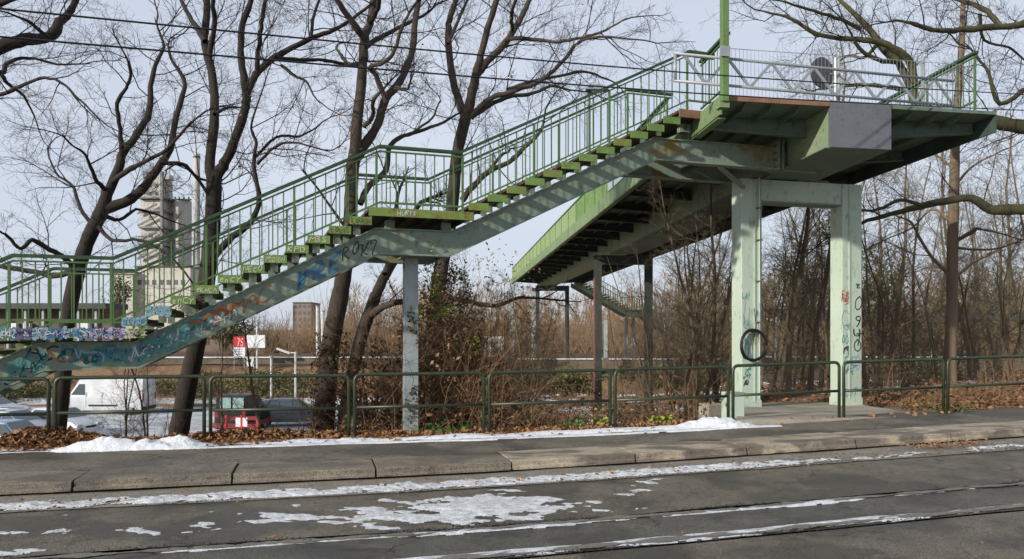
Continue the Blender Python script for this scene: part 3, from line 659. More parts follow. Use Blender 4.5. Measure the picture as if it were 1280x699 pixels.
for i, (txt, ink) in enumerate([('EHZ', 'sky'), ('SOZ', 'purple'), ('HEX', 'sky'), ('~SAM', 'white'), ('MIC', 'sky'), ('LOU', 'blue'), ('SXE', 'purple'), ('~OSU', 'lilac'), ('~~C', 'cream')]):
    graffiti(stair, on_end(x, 1.85-.135), 'EHB', .13, .06, ('teal', 'purple', 'sky', 'blue', 'sky', 'blue', 'purple', 'lilac', 'cream')[i], None, seed=70+i, width=.2)
    graffiti(stair, lambda xx, yy, x=x: ST(x+xx, A0-.019, 1.85-.125+yy), txt, .11, .013, ('white', 'blue', 'white', 'blue', 'white', 'lilac', 'white', 'black', 'black')[i], None, seed=90+i, width=.2); x += .2
rs_ = random.Random(4)
for i in range(26):
    x0 = -3.38+i*.073; pl_ = [(rs_.uniform(0, .13), rs_.uniform(.01, .12)) for _ in range(7)]; mb = MB()
    ribbon(mb, lambda xx, yy: ST(x0+xx, A0-.0215-.0003*i, 1.85-.135+yy), pl_, .009); mb.build('spray_scribble', M['ink_'+rs_.choice(['sky', 'white', 'purple', 'lilac', 'blue', 'black', 'white'] if i < 23 else ['black', 'cream'])], stair)
graffiti(stair, on_end(s_of(497, A0), 3.87-.11), 'HURTS', .07, .011, 'white', 'white letters on the landing edge', seed=3, width=.32)

# ------------------------------------------------------------ footbridge
BR = Frame(4.5)
XL, XR, YF, YE = 4.79, 10.38, 13.40, 62.0
BB = tuple(BR(7.5, 17, 0)); br = thing('footbridge', 'long green steel footbridge on a box girder crossing high over the railway valley', 'footbridge', BB)
def yf(x): return 13.38+(x-XL)*math.tan(R(5.6))   # slanted front edge
def slab_poly(name, x0, x1, y0f, y1, z0, z1, m, parent=br):
    ya, yb = y0f(x0), y0f(x1)
    return MB().hexa([BR(x0, ya, z0), BR(x1, yb, z0), BR(x1, y1, z0), BR(x0, y1, z0), BR(x0, ya, z1), BR(x1, yb, z1), BR(x1, y1, z1), BR(x0, y1, z1)]).build(name, m, parent)
dk = slab_poly('deck_plate', XL+.02, XR-.02, lambda x: yf(x)+.02, YE, 5.955, 6.0, M['soffit'])
BX0, BX1, BZ = 6.92, 8.11, 5.21
bxg = MB()
for (y0, y1, z0) in ((None, 33.0, BZ), (33.0, YE, BZ+.18)):
    ya, yb = (yf(BX0)+.05, yf(BX1)+.05) if y0 is None else (y0, y0)
    bxg.hexa([BR(BX0, ya, z0), BR(BX1, yb, z0), BR(BX1, y1, z0), BR(BX0, y1, z0), BR(BX0, ya, 5.953), BR(BX1, yb, 5.953), BR(BX1, y1, 5.953), BR(BX0, y1, 5.953)])
bxg.build('box_girder', M['boxgreen'], br)
MB().hexa([BR(BX0-.06, yf(BX0)+.06, BZ-.022), BR(BX1+.06, yf(BX1)+.06, BZ-.022), BR(BX1+.06, 33, BZ-.022), BR(BX0-.06, 33, BZ-.022),
           BR(BX0-.06, yf(BX0)+.06, BZ-.003), BR(BX1+.06, yf(BX1)+.06, BZ-.003), BR(BX1+.06, 33, BZ-.003), BR(BX0-.06, 33, BZ-.003)]).build('girder_bottom_plate', M['soffit'], br)
gp = MB().hexa([BR(x, yf(x)+d, z) for z in (BZ-.03, 6.03) for x, d in ((BX0-.01, -.06), (BX1+.02, -.06), (BX1+.02, .04), (BX0-.01, .04))]).build('end_cover_plate', M['greyplate'], br)
gp['label'] = 'dull grey flat cover plate closing the girder end'
# front edge, rusty
MB().hexa([BR(x, yf(x)+d, z) for z in (5.93, 6.015) for x, d in ((XL, -.03), (BX0-.02, -.03), (BX0-.02, .015), (XL, .015))]).build('rusty_edge_plate', M['rustedge'], br)
MB().hexa([BR(x, yf(x)+d, z) for z in (5.95, 6.012) for x, d in ((BX1+.03, -.03), (XR, -.03), (XR, .015), (BX1+.03, .015))]).build('rusty_edge_plate', M['soffit'], br)
# side fascias
MB().hexa([BR(XL-.02, yf(XL)-.02, 5.68), BR(XL+.02, yf(XL)-.02, 5.68), BR(XL+.02, 16.3, 5.68), BR(XL-.02, 16.3, 5.68), BR(XL-.02, yf(XL)-.02, 6.02), BR(XL+.02, yf(XL)-.02, 6.02), BR(XL+.02, 16.3, 6.02), BR(XL-.02, 16.3, 6.02)]).build('side_fascia', M['fascia'], br)
seg = [16.3+.006]
while seg[-1] < YE-1: seg.append(seg[-1]+6.0)
for y0, y1 in zip(seg[:-1], seg[1:]): MB().box(BR, XL-.02, XL+.02, y0, min(y1-.02, YE), 5.66, 6.06).build('side_fascia', M['fascia'], br)
MB().box(BR, XL-.01, XL+.14, 13.5, YE, 5.64, 5.66).build('fascia_flange', M['fascia'], br)
seg = [yf(XR)]
while seg[-1] < YE-1: seg.append(seg[-1]+6.0)
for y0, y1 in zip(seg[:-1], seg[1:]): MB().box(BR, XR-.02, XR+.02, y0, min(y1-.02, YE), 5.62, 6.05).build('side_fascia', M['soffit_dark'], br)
# tapered cross ribs and longitudinal stiffeners
y = 14.55; k = 0
def rib(xa, za, xb, zb, y, m='soffit'):
    MB().hexa([BR(xa, y-.012, za), BR(xb, y-.012, zb), BR(xb, y+.012, zb), BR(xa, y+.012, za), BR(xa, y-.012, 5.95), BR(xb, y-.012, 5.95), BR(xb, y+.012, 5.95), BR(xa, y+.012, 5.95)]) \
        .hexa([BR(xa, y-.07, za-.02), BR(xb, y-.07, zb-.02), BR(xb, y+.07, zb-.02), BR(xa, y+.07, za-.02), BR(xa, y-.07, za-.002), BR(xb, y-.07, zb-.002), BR(xb, y+.07, zb-.002), BR(xa, y+.07, za-.002)]).build('cross_rib', M[m], br)
while y < YE:
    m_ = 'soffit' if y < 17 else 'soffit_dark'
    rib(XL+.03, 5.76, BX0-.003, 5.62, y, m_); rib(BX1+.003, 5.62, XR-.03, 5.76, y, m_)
    y += 2.4; k += 1
for x in (5.30, 5.82, 6.36, 8.65, 9.18, 9.68):
    y0 = yf(x)+.02
    MB().hexa([BR(x-.008, y0+.22, 5.84), BR(x+.008, y0+.22, 5.84), BR(x+.008, 50, 5.84), BR(x-.008, 50, 5.84), BR(x-.008, y0, 5.95), BR(x+.008, y0, 5.95), BR(x+.008, 50, 5.95), BR(x-.008, 50, 5.95)]).build('stiffener', M['soffit'], br)
# right front corner gusset
MB().extr(Frame(4.5+90), [(0, 0)], 0, 0) if False else None
# railings on the bridge
BRR = Frame(94.5)                                # s runs along the bridge, a = -x'
def bridge_rail(x, y0, y1, ztop=7.17, name='railing'):
    fr = BRR; pth = [(y0, ztop), (y1, ztop)]
    return railing(br, fr, -x, pth, .93, name=name, spacing=.165, posts=[y0+1.5*i for i in range(20)])
bridge_rail(4.95, 13.45, 14.95); bridge_rail(4.95, 17.3, 24.0)
bridge_rail(10.05, 14.0, 24.0)
def solid(x, y0, y1, sgn, m):
    y = y0
    while y < y1-.1:
        ye = min(y+1.95, y1); MB().box(BR, x-.02, x+.02, y, ye, 6.07, 6.90).build('parapet_panel', M['tread_end'] if y < 29.5 else m, br)
        MB().box(BR, x-.035, x+.035, ye, ye+.05, 6.03, 6.92).build('parapet_post', M['rail'], br); y = ye+.05
    MB().box(BR, x-.05, x+.05, y0, y1, 6.922, 6.97).build('parapet_cap', M['rail'], br)
solid(4.92, 24.05, YE, 1, M['parapet']); solid(10.25, 24.05, YE, 1, M['parapet'])
# front grille railing: fine grey bars
gr = MB(); fx0, fx1 = 5.02, 9.85
def gz_(x): return 6.98-.0*(x-fx0)
gr.hexa([BR(x, yf(x)+d, z) for z in (6.961, 6.969) for x, d in ((fx0, .23), (fx1, .23), (fx1, .24), (fx0, .24))]); gr.hexa([BR(x, yf(x)+d, z) for z in (6.08, 6.105) for x, d in ((fx0, .22), (fx1, .22), (fx1, .25), (fx0, .25))])
gro = gr.build('end_railing', M['galv'], br); gro['label'] = 'fine grey vertical bar railing across the bridge end'
bm_ = MB().box(Frame(0), -.0024, .0024, -.0024, .0024, 6.1, 6.96).mesh('bar', M['galv'], (0, 0, 0))
nb_ = 66
for i in range(nb_):
    x = fx0+(fx1-fx0)*i/(nb_-1); p = BR(x, yf(x)+.235, 0); link('bar', bm_, gro, (p.x-BB[0], p.y-BB[1], -BB[2]))
for x in (7.25, 9.02): p = BR(x, yf(x)+.29, 0); MB().box(Frame(10), 0, 0, 0, 0, 0, 0) if False else MB().tube([(p.x, p.y, 6.0), (p.x, p.y, 7.05)], .035, 8).build('rail_post', M['galv'], gro)
# green tall post at the front left corner
pb = P(905.5, 126, 13.62)
post = thing('mast', 'tall light green square mast rising from the front corner of the bridge deck', 'mast', tuple(pb))
MB().box(Frame(10), *(lambda q: (q[0]-.062, q[0]+.062, q[1]-.062, q[1]+.062))(Frame(10).inv(pb)), pb.z-.02, pb.z+4.2).build('mast_shaft', M['mastgreen'], post, bevel=.008)
q = Frame(10).inv(pb); MB().box(Frame(10), q[0]-.11, q[0]+.07, q[1]-.09, q[1]-.064, 6.66, 6.84).build('clamp_plate', M['galv'], post)
MB().box(Frame(10), q[0]-.09, q[0]+.09, q[1]-.02, q[1]+.16, 5.78, pb.z-.022).build('mast_foot', M['fascia'], post)
# grey tubular truss barrier
tb = thing('truss_barrier', 'grey tubular lattice barrier fixed along the front edge of the bridge deck', 'barrier', (3.9, 13.8, 6.2))
ta, tb2 = Vector((2.86, 13.56, 0)), Vector((8.55, 14.86, 0))
def tp(k, top): p = ta+(tb2-ta)*k; return Vector((p.x, p.y, (6.72-.07*k) if top else (6.235-.06*k)))
MB().tube([tp(0, 1), tp(1, 1)], .028, 8).build('top_chord', M['galv'], tb, True); MB().tube([tp(0, 0), tp(1, 0)], .028, 8).build('bottom_chord', M['galv'], tb, True)
MB().tube([tp(.004, 0), tp(.004, 1)], .028, 8).build('end_post', M['galv'], tb, True)
nd = 13
for i in range(nd):
    a_, b_ = .03+.97*i/nd, .03+.97*(i+1)/nd
    if b_ > 1: break
    MB().bar(tp(a_, i % 2 == 0)+Vector((0, .0, 0)), tp(b_, i % 2 == 1), .022, .05).build('diagonal', M['galv'], tb)
# round dark disc sign on the bridge
dc = P(1028, 91, 14.9); ds_ = thing('round_sign', 'round dark sign seen from the back behind the bridge end railing', 'sign', tuple(dc))
def disc(mb, c, r, th, n, ang=0):
    a = Vector((math.cos(ang), math.sin(ang), 0)); nrm = Vector((-a.y, a.x, 0))
    ring = [c+a*r*math.cos(t)+Vector((0, 0, 1))*r*math.sin(t) for t in [2*math.pi*i/n for i in range(n)]]
    b = len(mb.v); mb.v += [tuple(p) for p in ring]+[tuple(p+nrm*th) for p in ring]
    mb.f.append(tuple(b+i for i in range(n))); mb.f.append(tuple(b+n+i for i in reversed(range(n))))
    for i in range(n): j = (i+1) % n; mb.f.append((b+j, b+i, b+n+i, b+n+j))
    return mb
M['disc'] = mat('dark_sign_back', (.035, .05, .048), .5, bump=.05)
disc(MB(), dc, .29, .03, 40, R(25)).build('disc', M['disc'], ds_)
disc(MB(), dc+Vector((0, -.02, 0)), .295, .015, 40, R(25)).build('disc_rim', M['farmetal'], ds_)
MB().tube([dc+Vector((.3, .1, -.9)), dc+Vector((.3, .1, .32))], .045, 10).build('sign_pole', M['galv'], ds_)
MB().tube([dc+Vector((.3, .1, 0)), dc+Vector((0, .04, 0))], .02, 8).build('bracket', M['galv'], ds_)

# ------------------------------------------------------------ piers
def pier(cx_u, Y, half, w_, d_, ztop, zbot, m, label, ang=4.5, beam_h=.4, tie=None, red=False, nm='bridge_pier'):
    w_ *= .85
    fr = Frame(ang); X = (cx_u-640)/FPX*Y; s0, a0 = fr.inv((X, Y)); t = thing(nm, label, 'pier', (X, Y, zbot), None)
    cols = []
    for sg in (-1, 1):
        s = s0+sg*half; mb = MB(); mb.box(fr, s-w_/2, s+w_/2, a0-d_/2, a0-d_/2+.03, zbot-1, ztop).box(fr, s-w_/2, s+w_/2, a0+d_/2-.03, a0+d_/2, zbot-1, ztop).box(fr, s-.02, s+.02, a0-d_/2+.03, a0+d_/2-.03, zbot-1, ztop)
        cols.append(mb.build('column', m, t))
        if red and sg == -1: MB().box(fr, s-w_/2-.012, s-w_/2-.001, a0-d_/2, a0+d_/2, zbot-.5, ztop-1).build('red_stripe', M['redpaint'], t)
    MB().box(fr, s0-half+w_/2, s0+half-w_/2, a0-d_/2+.02, a0+d_/2-.02, ztop-beam_h, ztop-.004).build('crossbeam', m, t)
    if tie: MB().box(fr, s0-half+w_/2, s0+half-w_/2, a0-.06, a0+.06, tie, tie+.22).build('tie_beam', m, t)
    return t
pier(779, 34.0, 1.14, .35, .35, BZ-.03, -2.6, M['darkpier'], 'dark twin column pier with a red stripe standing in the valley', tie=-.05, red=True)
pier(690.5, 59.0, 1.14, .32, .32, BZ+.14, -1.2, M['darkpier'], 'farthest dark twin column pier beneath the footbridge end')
# near portal
PF = Frame(14.7); pY = 17.0; pc = Vector(((996-640)/FPX*17.35, 17.35, .2)); ps, pa = PF.inv(pc)
pt = thing('bridge_pier', 'pale mint green portal pier of two thick columns and a crossbeam with graffiti', 'pier', tuple(pc))
colw, cold = .50, .42; sL = PF.inv(((935-640)/FPX*16.95, 16.95))[0]; sR = PF.inv(((1056.5-640)/FPX*17.7, 17.7))[0]
ztp = 5.16
shafts = []
for s, wd in ((sL, .47), (sR, .52)):
    mb = MB().box(PF, s-wd/2, s+wd/2, pa-cold/2, pa+cold/2, .0, ztp)
    o = mb.build('column', M['mint'], pt, bevel=.012); shafts.append(o)
    sg = 1 if s == sL else -1
    o2 = MB().box(PF, s+sg*.06 if sg > 0 else s-.09, s+.09 if sg > 0 else s-.06, pa-cold/2-.02, pa-cold/2-.001, .25, ztp-.02).build('weld_strip', M['mint'], o)
    MB().box(PF, s-wd/2-.012, s+wd/2+.012, pa-cold/2-.012, pa+cold/2+.012, .0, .30).build('base_plate', M['mint'], o)
MB().box(PF, sL+.235, sR-.26, pa-cold/2+.03, pa+cold/2-.03, ztp-.47, ztp-.003).build('crossbeam', M['mint'], pt)
MB().box(PF, sL+.235, sR-.26, pa-cold/2-.01, pa+cold/2+.01, ztp-.50, ztp-.47).build('crossbeam_flange', M['beam'], pt)
MB().tube([PF(sL+.17, pa-cold/2-.045, .35), PF(sL+.17, pa-cold/2-.045, ztp+.02)], .02, 8).build('conduit', M['mint'], pt)
MB().tube([PF(sL+.22, pa-cold/2-.03, .9), PF(sL+.22, pa-cold/2-.03, ztp-.02)], .012, 8).build('conduit', M['galv'], pt)
for z in (1.1, 2.0, 2.9, 3.8, 4.5): MB().box(PF, sL+.10, sL+.25, pa-cold/2-.07, pa-cold/2-.002, z, z+.025).build('pipe_clamp', M['bolt'], pt)
MB().box(PF, sR-1.4, sR-.6, pa-.2, pa+.2, ztp+.001, ztp+.045).build('bearing', M['bolt'], pt); MB().box(PF, sL+.1, sL+.5, pa-.2, pa+.2, ztp+.001, ztp+.045).build('bearing', M['bolt'], pt)
def on_col(s0, z0): return lambda x, y: PF(s0+x, pa-cold/2-.006, z0+y)
def zc(v): return EYE+(HV-v)/FPX*17.2
graffiti(shafts[0], on_col(sL-.25, zc(375)), 'WR', .14, .012, 'sky', None, seed=1, width=.22); graffiti(shafts[0], on_col(sL-.22, zc(405)), 'ZI', .42, .022, 'sky', 'thin light blue tag', seed=2, width=.2)
graffiti(shafts[0], on_col(sL-.25, zc(435)), '~Z', .4, .022, 'sky', None, seed=3, width=.24); graffiti(shafts[0], on_col(sL-.2, zc(472)), 'eNS', .1, .012, 'black', None, seed=4, width=.18)
graffiti(shafts[0], on_col(sL-.2, zc(495)), '~o', .14, .010, 'black', None, seed=5, width=.14); graffiti(shafts[0], on_col(sL-.24, zc(450)), 'U', .3, .03, 'teal', None, seed=6, width=.2)
for i, (ch, v, h) in enumerate((('O', 383, .34), ('9', 402, .26), ('U', 415, .18), ('T', 427, .26), ('O', 435, .30))):
    graffiti(shafts[1], on_col(sR+.05, zc(v+6)), ch, h, .024, 'black', None, seed=20+i, width=.24, jit=.03)
graffiti(shafts[1], on_col(sR-.28, zc(376)), 'RO', .2, .022, 'red', 'orange red tag', seed=7, width=.2); graffiti(shafts[1], on_col(sR-.27, zc(372)), 'EB', .18, .02, 'red', None, seed=9, width=.2)
graffiti(shafts[1], on_col(sR-.27, zc(410)), 'C', .4, .022, 'sky', None, seed=8, width=.2); graffiti(shafts[1], on_col(sR-.27, zc(430)), 'OOe', .2, .02, 'teal', None, seed=10, width=.26)
graffiti(shafts[1], on_col(sR-.26, zc(465)), 'CSO', .35, .03, 'sky', 'turquoise curls', seed=11, width=.5); graffiti(shafts[1], on_col(sR-.25, zc(515)), 'S~', .35, .02, 'sky', None, seed=12, width=.3)
for i, (sh, x0, v, w__, h__, ink) in enumerate(((0, sL-.23, 392, .2, .35, 'sky'), (0, sL-.24, 420, .2, .4, 'sky'), (0, sL-.2, 455, .22, .25, 'teal'), (0, sL-.22, 470, .16, .2, 'black'), (0, sL-.2, 498, .12, .25, 'black'),
        (1, sR-.25, 366, .2, .28, 'red'), (1, sR-.25, 400, .22, .3, 'sky'), (1, sR-.25, 432, .2, .3, 'teal'), (1, sR-.25, 432, .2, .26, 'black'), (1, sR-.25, 480, .45, .45, 'sky'), (1, sR-.2, 455, .4, .3, 'teal'), (1, sR+.08, 352, .14, .14, 'black'))):
    pl_ = [(rs_.uniform(0, w__), rs_.uniform(0, h__)) for _ in range(9)]; mb = MB(); ribbon(mb, lambda xx, yy: PF(x0+xx, pa-cold/2-.0075-.0003*i, zc(v)-h__+yy), pl_, .016); mb.build('spray_scribble', M['ink_'+ink], shafts[sh])
# coil of black cable hanging on the left column
cc = PF(sL+.0, pa-cold/2-.09, zc(431)); coil = thing('cable_coil', 'coil of black cable hung on the left mint column', 'cable', tuple(cc))
pts = []
for i in range(24*5+1):
    t = 2*math.pi*i/24; r = .30+.012*math.sin(t*3.3)+.006*(i//24); q = (i//24)*.012
    pts.append(cc+Vector((r*math.cos(t)*PF.c, r*math.cos(t)*PF.s-.03+q*.8, r*math.sin(t)*1.06)))
MB().tube(pts, .017, 7).build('loops', M['cable'], coil, True)
MB().tube([cc+Vector((.02, .03, .8)), cc+Vector((.05, 0, .45)), cc+Vector((.03, -.02, .30)), cc+Vector((-.03, -.02, .0)), cc+Vector((-.02, -.02, -.3))], .008, 6).build('loose_end', M['cable'], coil)
MB().box(PF, *(lambda q: (q[0]-.06, q[0]+.06, q[1]-.02, q[1]+.05))(PF.inv(cc)), cc.z+.28, cc.z+.31).build('hook', M['bolt'], coil)
# plinth ramp around the pier
pl = MB()
def padz(Y): return .30-.20*min(max((Y-13.0)/5.3, 0), 1)
pf = [(3.78, 12.98), (5.0, 13.25), (6.4, 13.6), (7.75, 14.05)]; pbk = [(5.45, 18.2), (6.3, 18.5), (7.3, 18.6), (8.05, 18.3)]
mb = MB(); NP, MP = 12, 12
for j in range(MP+1):
    for i in range(NP+1):
        q = i/NP*3; k = min(int(q), 2); f_ = q-k; fx, fy = (pf[k][c]*(1-f_)+pf[k+1][c]*f_ for c in (0, 1)); bx, by = (pbk[k][c]*(1-f_)+pbk[k+1][c]*f_ for c in (0, 1)); t_ = j/MP
        X = fx+(bx-fx)*t_+.04*noise.noise(Vector((i*.7, j*.7, 4))); Y = fy+(by-fy)*t_+.03*noise.noise(Vector((i*.7, j*.7, 9))); mb.v.append((X, Y, padz(Y)+.015*noise.noise(Vector((X*1.5, Y*1.5, 0)))))
for j in range(MP):
    for i in range(NP): q = j*(NP+1)+i; mb.f.append((q, q+1, q+NP+2, q+NP+1))
edge = [i for i in range(NP+1)]+[j*(NP+1)+NP for j in range(1, MP+1)]+[MP*(NP+1)+i for i in range(NP-1, -1, -1)]+[j*(NP+1) for j in range(MP-1, 0, -1)]
b_ = len(mb.v); mb.v += [(mb.v[i][0], mb.v[i][1], mb.v[i][2]-.4) for i in edge]
for k in range(len(edge)): k2 = (k+1) % len(edge); mb.f.append((edge[k2], edge[k], b_+k, b_+k2))
o = mb.build('plinth', M['plinth']); tag(o, 'low worn concrete pad around the foot of the mint pier', 'plinth')
# low white block by the column and sandstone block
b0 = P(916, 530, 14.1); o = MB().box(Frame(12), *(lambda q: (q[0]-.17, q[0]+.17, q[1]-.12, q[1]+.12))(Frame(12).inv(b0)), .2, .2+.50).build('white_post', M['mint'], None, bevel=.01)
tag(o, 'short pale box post behind the railing at the snow heap', 'post')
b0 = P(888, 520, 14.9); o = MB().box(Frame(25), *(lambda q: (q[0]-.18, q[0]+.2, q[1]-.15, q[1]+.15))(Frame(25).inv(b0)), .05, .42).build('stone_block', M['plinth'], None, bevel=.03)
tag(o, 'small tan stone block behind the snow heap', 'stone block')

# ------------------------------------------------------------ far staircase at the bridge end
FS = Frame(180+6)
f_top = BR(XR-.8, YE-.5, 0); s_t, a_t = FS.inv(f_top)
fb0 = (f_top.x+4.5, f_top.y, -.5); fst = thing('staircase', 'distant green staircase descending right from the far end of the footbridge', 'staircase', fb0)
sA = s_t-.2; zA = 6.0
p1 = [(sA-9.4, zA-5.0), (sA-5.5, zA-2.4), (sA-4.3, zA-2.4), (sA, zA)]
W2 = 2.4; aa0 = a_t-W2/2
k = 0
for (x0, z0), (x1, z1), n in ((p1[0], p1[1], 15), (p1[2], p1[3], 14)):
    tm_ = MB().box(Frame(FS.deg), 0, .33, 0, W2, -.13, 0).mesh('tread', M['tread_rust'])
    for i in range(n): p = FS(x0+(x1-x0)*i/n, aa0, z0+(z1-z0)*(i+1)/n); link('tread', tm_, fst, p-Vector(fb0))
MB().box(FS, p1[1][0], p1[2][0], aa0, aa0+W2, zA-2.5, zA-2.4).build('landing_deck', M['tread_rust'], fst)
for a in (aa0+.2, aa0+W2-.3): MB().band(FS, p1, a, a+.1, -.55, -.16).build('stringer_beam', M['beam'], fst)
for a in (aa0+.03, aa0+W2-.03):
    hp2 = [(x, z+1.05) for x, z in p1]; mb = MB().band(FS, hp2, a-.03, a+.03, -.03, .03); rl = mb.build('railing', M['fascia'], fst)
    MB().band(FS, hp2, a-.02, a+.02, -.92, -.88).build('bottom_rail', M['fascia'], rl)
    bm2 = MB().box(FW, -.02, .02, -.02, .02, -.9, 0).mesh('baluster', M['fascia']); s = hp2[0][0]
    while s < hp2[-1][0]: link('baluster', bm2, rl, FS(s, a, path_z(hp2, s))-Vector(fb0)); s += .2
for (s, zt_) in ((p1[1][0]+.3, zA-3.0), (p1[2][0]-.3, zA-3.0)):
    MB().box(FS, s-.12, s+.12, aa0+.3, aa0+.54, -1.4, zt_).build('support_post', M['pier'], fst)

# ------------------------------------------------------------ overhead wires
def wire(u0, v0, Y0, u1, v1, Y1, label, r=.011):
    a = P(u0, v0, Y0); b = P(u1, v1, Y1); d = b-a; pts = [a+d*t-Vector((0, 0, .10*math.sin(math.pi*min(max(t, 0), 1)))) for t in np.linspace(-.7, 1.8, 26)]
    V, F = tubes([(np.array([tuple(p) for p in pts]), np.full(26, r), 6)]); b_ = tuple(pts[0])
    o = link('overhead_wire', np_mesh('overhead_wire', V-np.array(b_), F, M['wire']), None, b_); tag(o, label, 'wire', 'overhead tram wires')
wire(0, 11, 7.6, 1280, 118, 15.8, 'upper of the two black overhead wires crossing the sky')
wire(0, 46, 7.6, 1280, 138, 15.8, 'lower of the two black overhead wires crossing the sky')
# street lamp behind the stair railing
lb = BR(5.02, 27.8, 6.0); lp = thing('street_lamp', 'slim lamp post with a flat roofed lantern standing on the footbridge deck', 'street lamp', tuple(lb)); ztl = 10.65
MB().tube([lb, lb+Vector((0, 0, 2)), (lb.x, lb.y, ztl)], [.07, .06, .05], 8).build('lamp_pole', M['rail_dark'], lp)
mb = MB(); cx_ = lb.x+.28
mb.hexa([(cx_-.42, lb.y-.2, ztl-.02), (cx_+.42, lb.y-.2, ztl-.02), (cx_+.42, lb.y+.2, ztl-.02), (cx_-.42, lb.y+.2, ztl-.02), (cx_-.18, lb.y-.08, ztl+.2), (cx_+.18, lb.y-.08, ztl+.2), (cx_+.18, lb.y+.08, ztl+.2), (cx_-.18, lb.y+.08, ztl+.2)])
mb.build('lantern_roof', M['galv'], lp); MB().box(FW, cx_-.2, cx_+.2, lb.y-.1, lb.y+.1, ztl-.08, ztl-.022).build('lantern_glass', M['lamp'], lp)

# ------------------------------------------------------------ trees
nr = np.random.RandomState(11)
def unit(v): return v/(np.linalg.norm(v)+1e-9)
def grow(out, p, d, length, r, level, maxl, segs=(7, 6, 5, 4, 4), sides=(7, 5, 4, 3, 3), kids=(9, 7, 6, 5, 0), wander=.16, upb=.10, tipr=.0023, tips=None):
    n = segs[level]; pts = [p]; rad = [r]; st = length/(n-1); d = unit(d)
    w_ = wander*(1+.3*level)
    for i in range(1, n):
        d = unit(d+nr.normal(size=3)*w_+np.array([0, 0, upb])); p = p+d*st; pts.append(p); rad.append(max(r*(1-i/(n-.4)*.85), tipr*.8))
    out.append((np.array(pts), np.array(rad), sides[level]))
    if tips is not None and level >= maxl-1: tips.append(pts[-1])
    if level >= maxl: return
    nk = max(2, int(kids[level]*(.7+.6*nr.rand())))
    for k in range(nk):
        t = .25+.75*(k+nr.rand()*.7)/nk; i = min(int(t*(n-1)), n-2); f = t*(n-1)-i; f = min(f, 1)
        q = pts[i]*(1-f)+pts[i+1]*f; ax = unit(pts[i+1]-pts[i]); pr = nr.normal(size=3); pr = unit(pr-ax*pr.dot(ax))
        an = .55+.5*nr.rand(); nd_ = ax*math.cos(an)+pr*math.sin(an)
        grow(out, q, nd_, length*(.40+.28*nr.rand())*(1.05-.45*t), max(rad[i]*.55, tipr), level+1, maxl, segs, sides, kids, wander, upb, tipr, tips)
def spl(pts, n):                              # catmull-rom through control rows
    P_ = np.array(pts, float); P_ = np.vstack([2*P_[0]-P_[1], P_, 2*P_[-1]-P_[-2]]); out = []
    for i in range(1, len(P_)-2):
        for k in range(n):
            t = k/n; a, b, c, d = P_[i-1:i+3]
            out.append(.5*((2*b)+(-a+c)*t+(2*a-5*b+4*c-d)*t*t+(-a+3*b-3*c+d)*t**3))
    out.append(P_[-2]); return np.array(out)
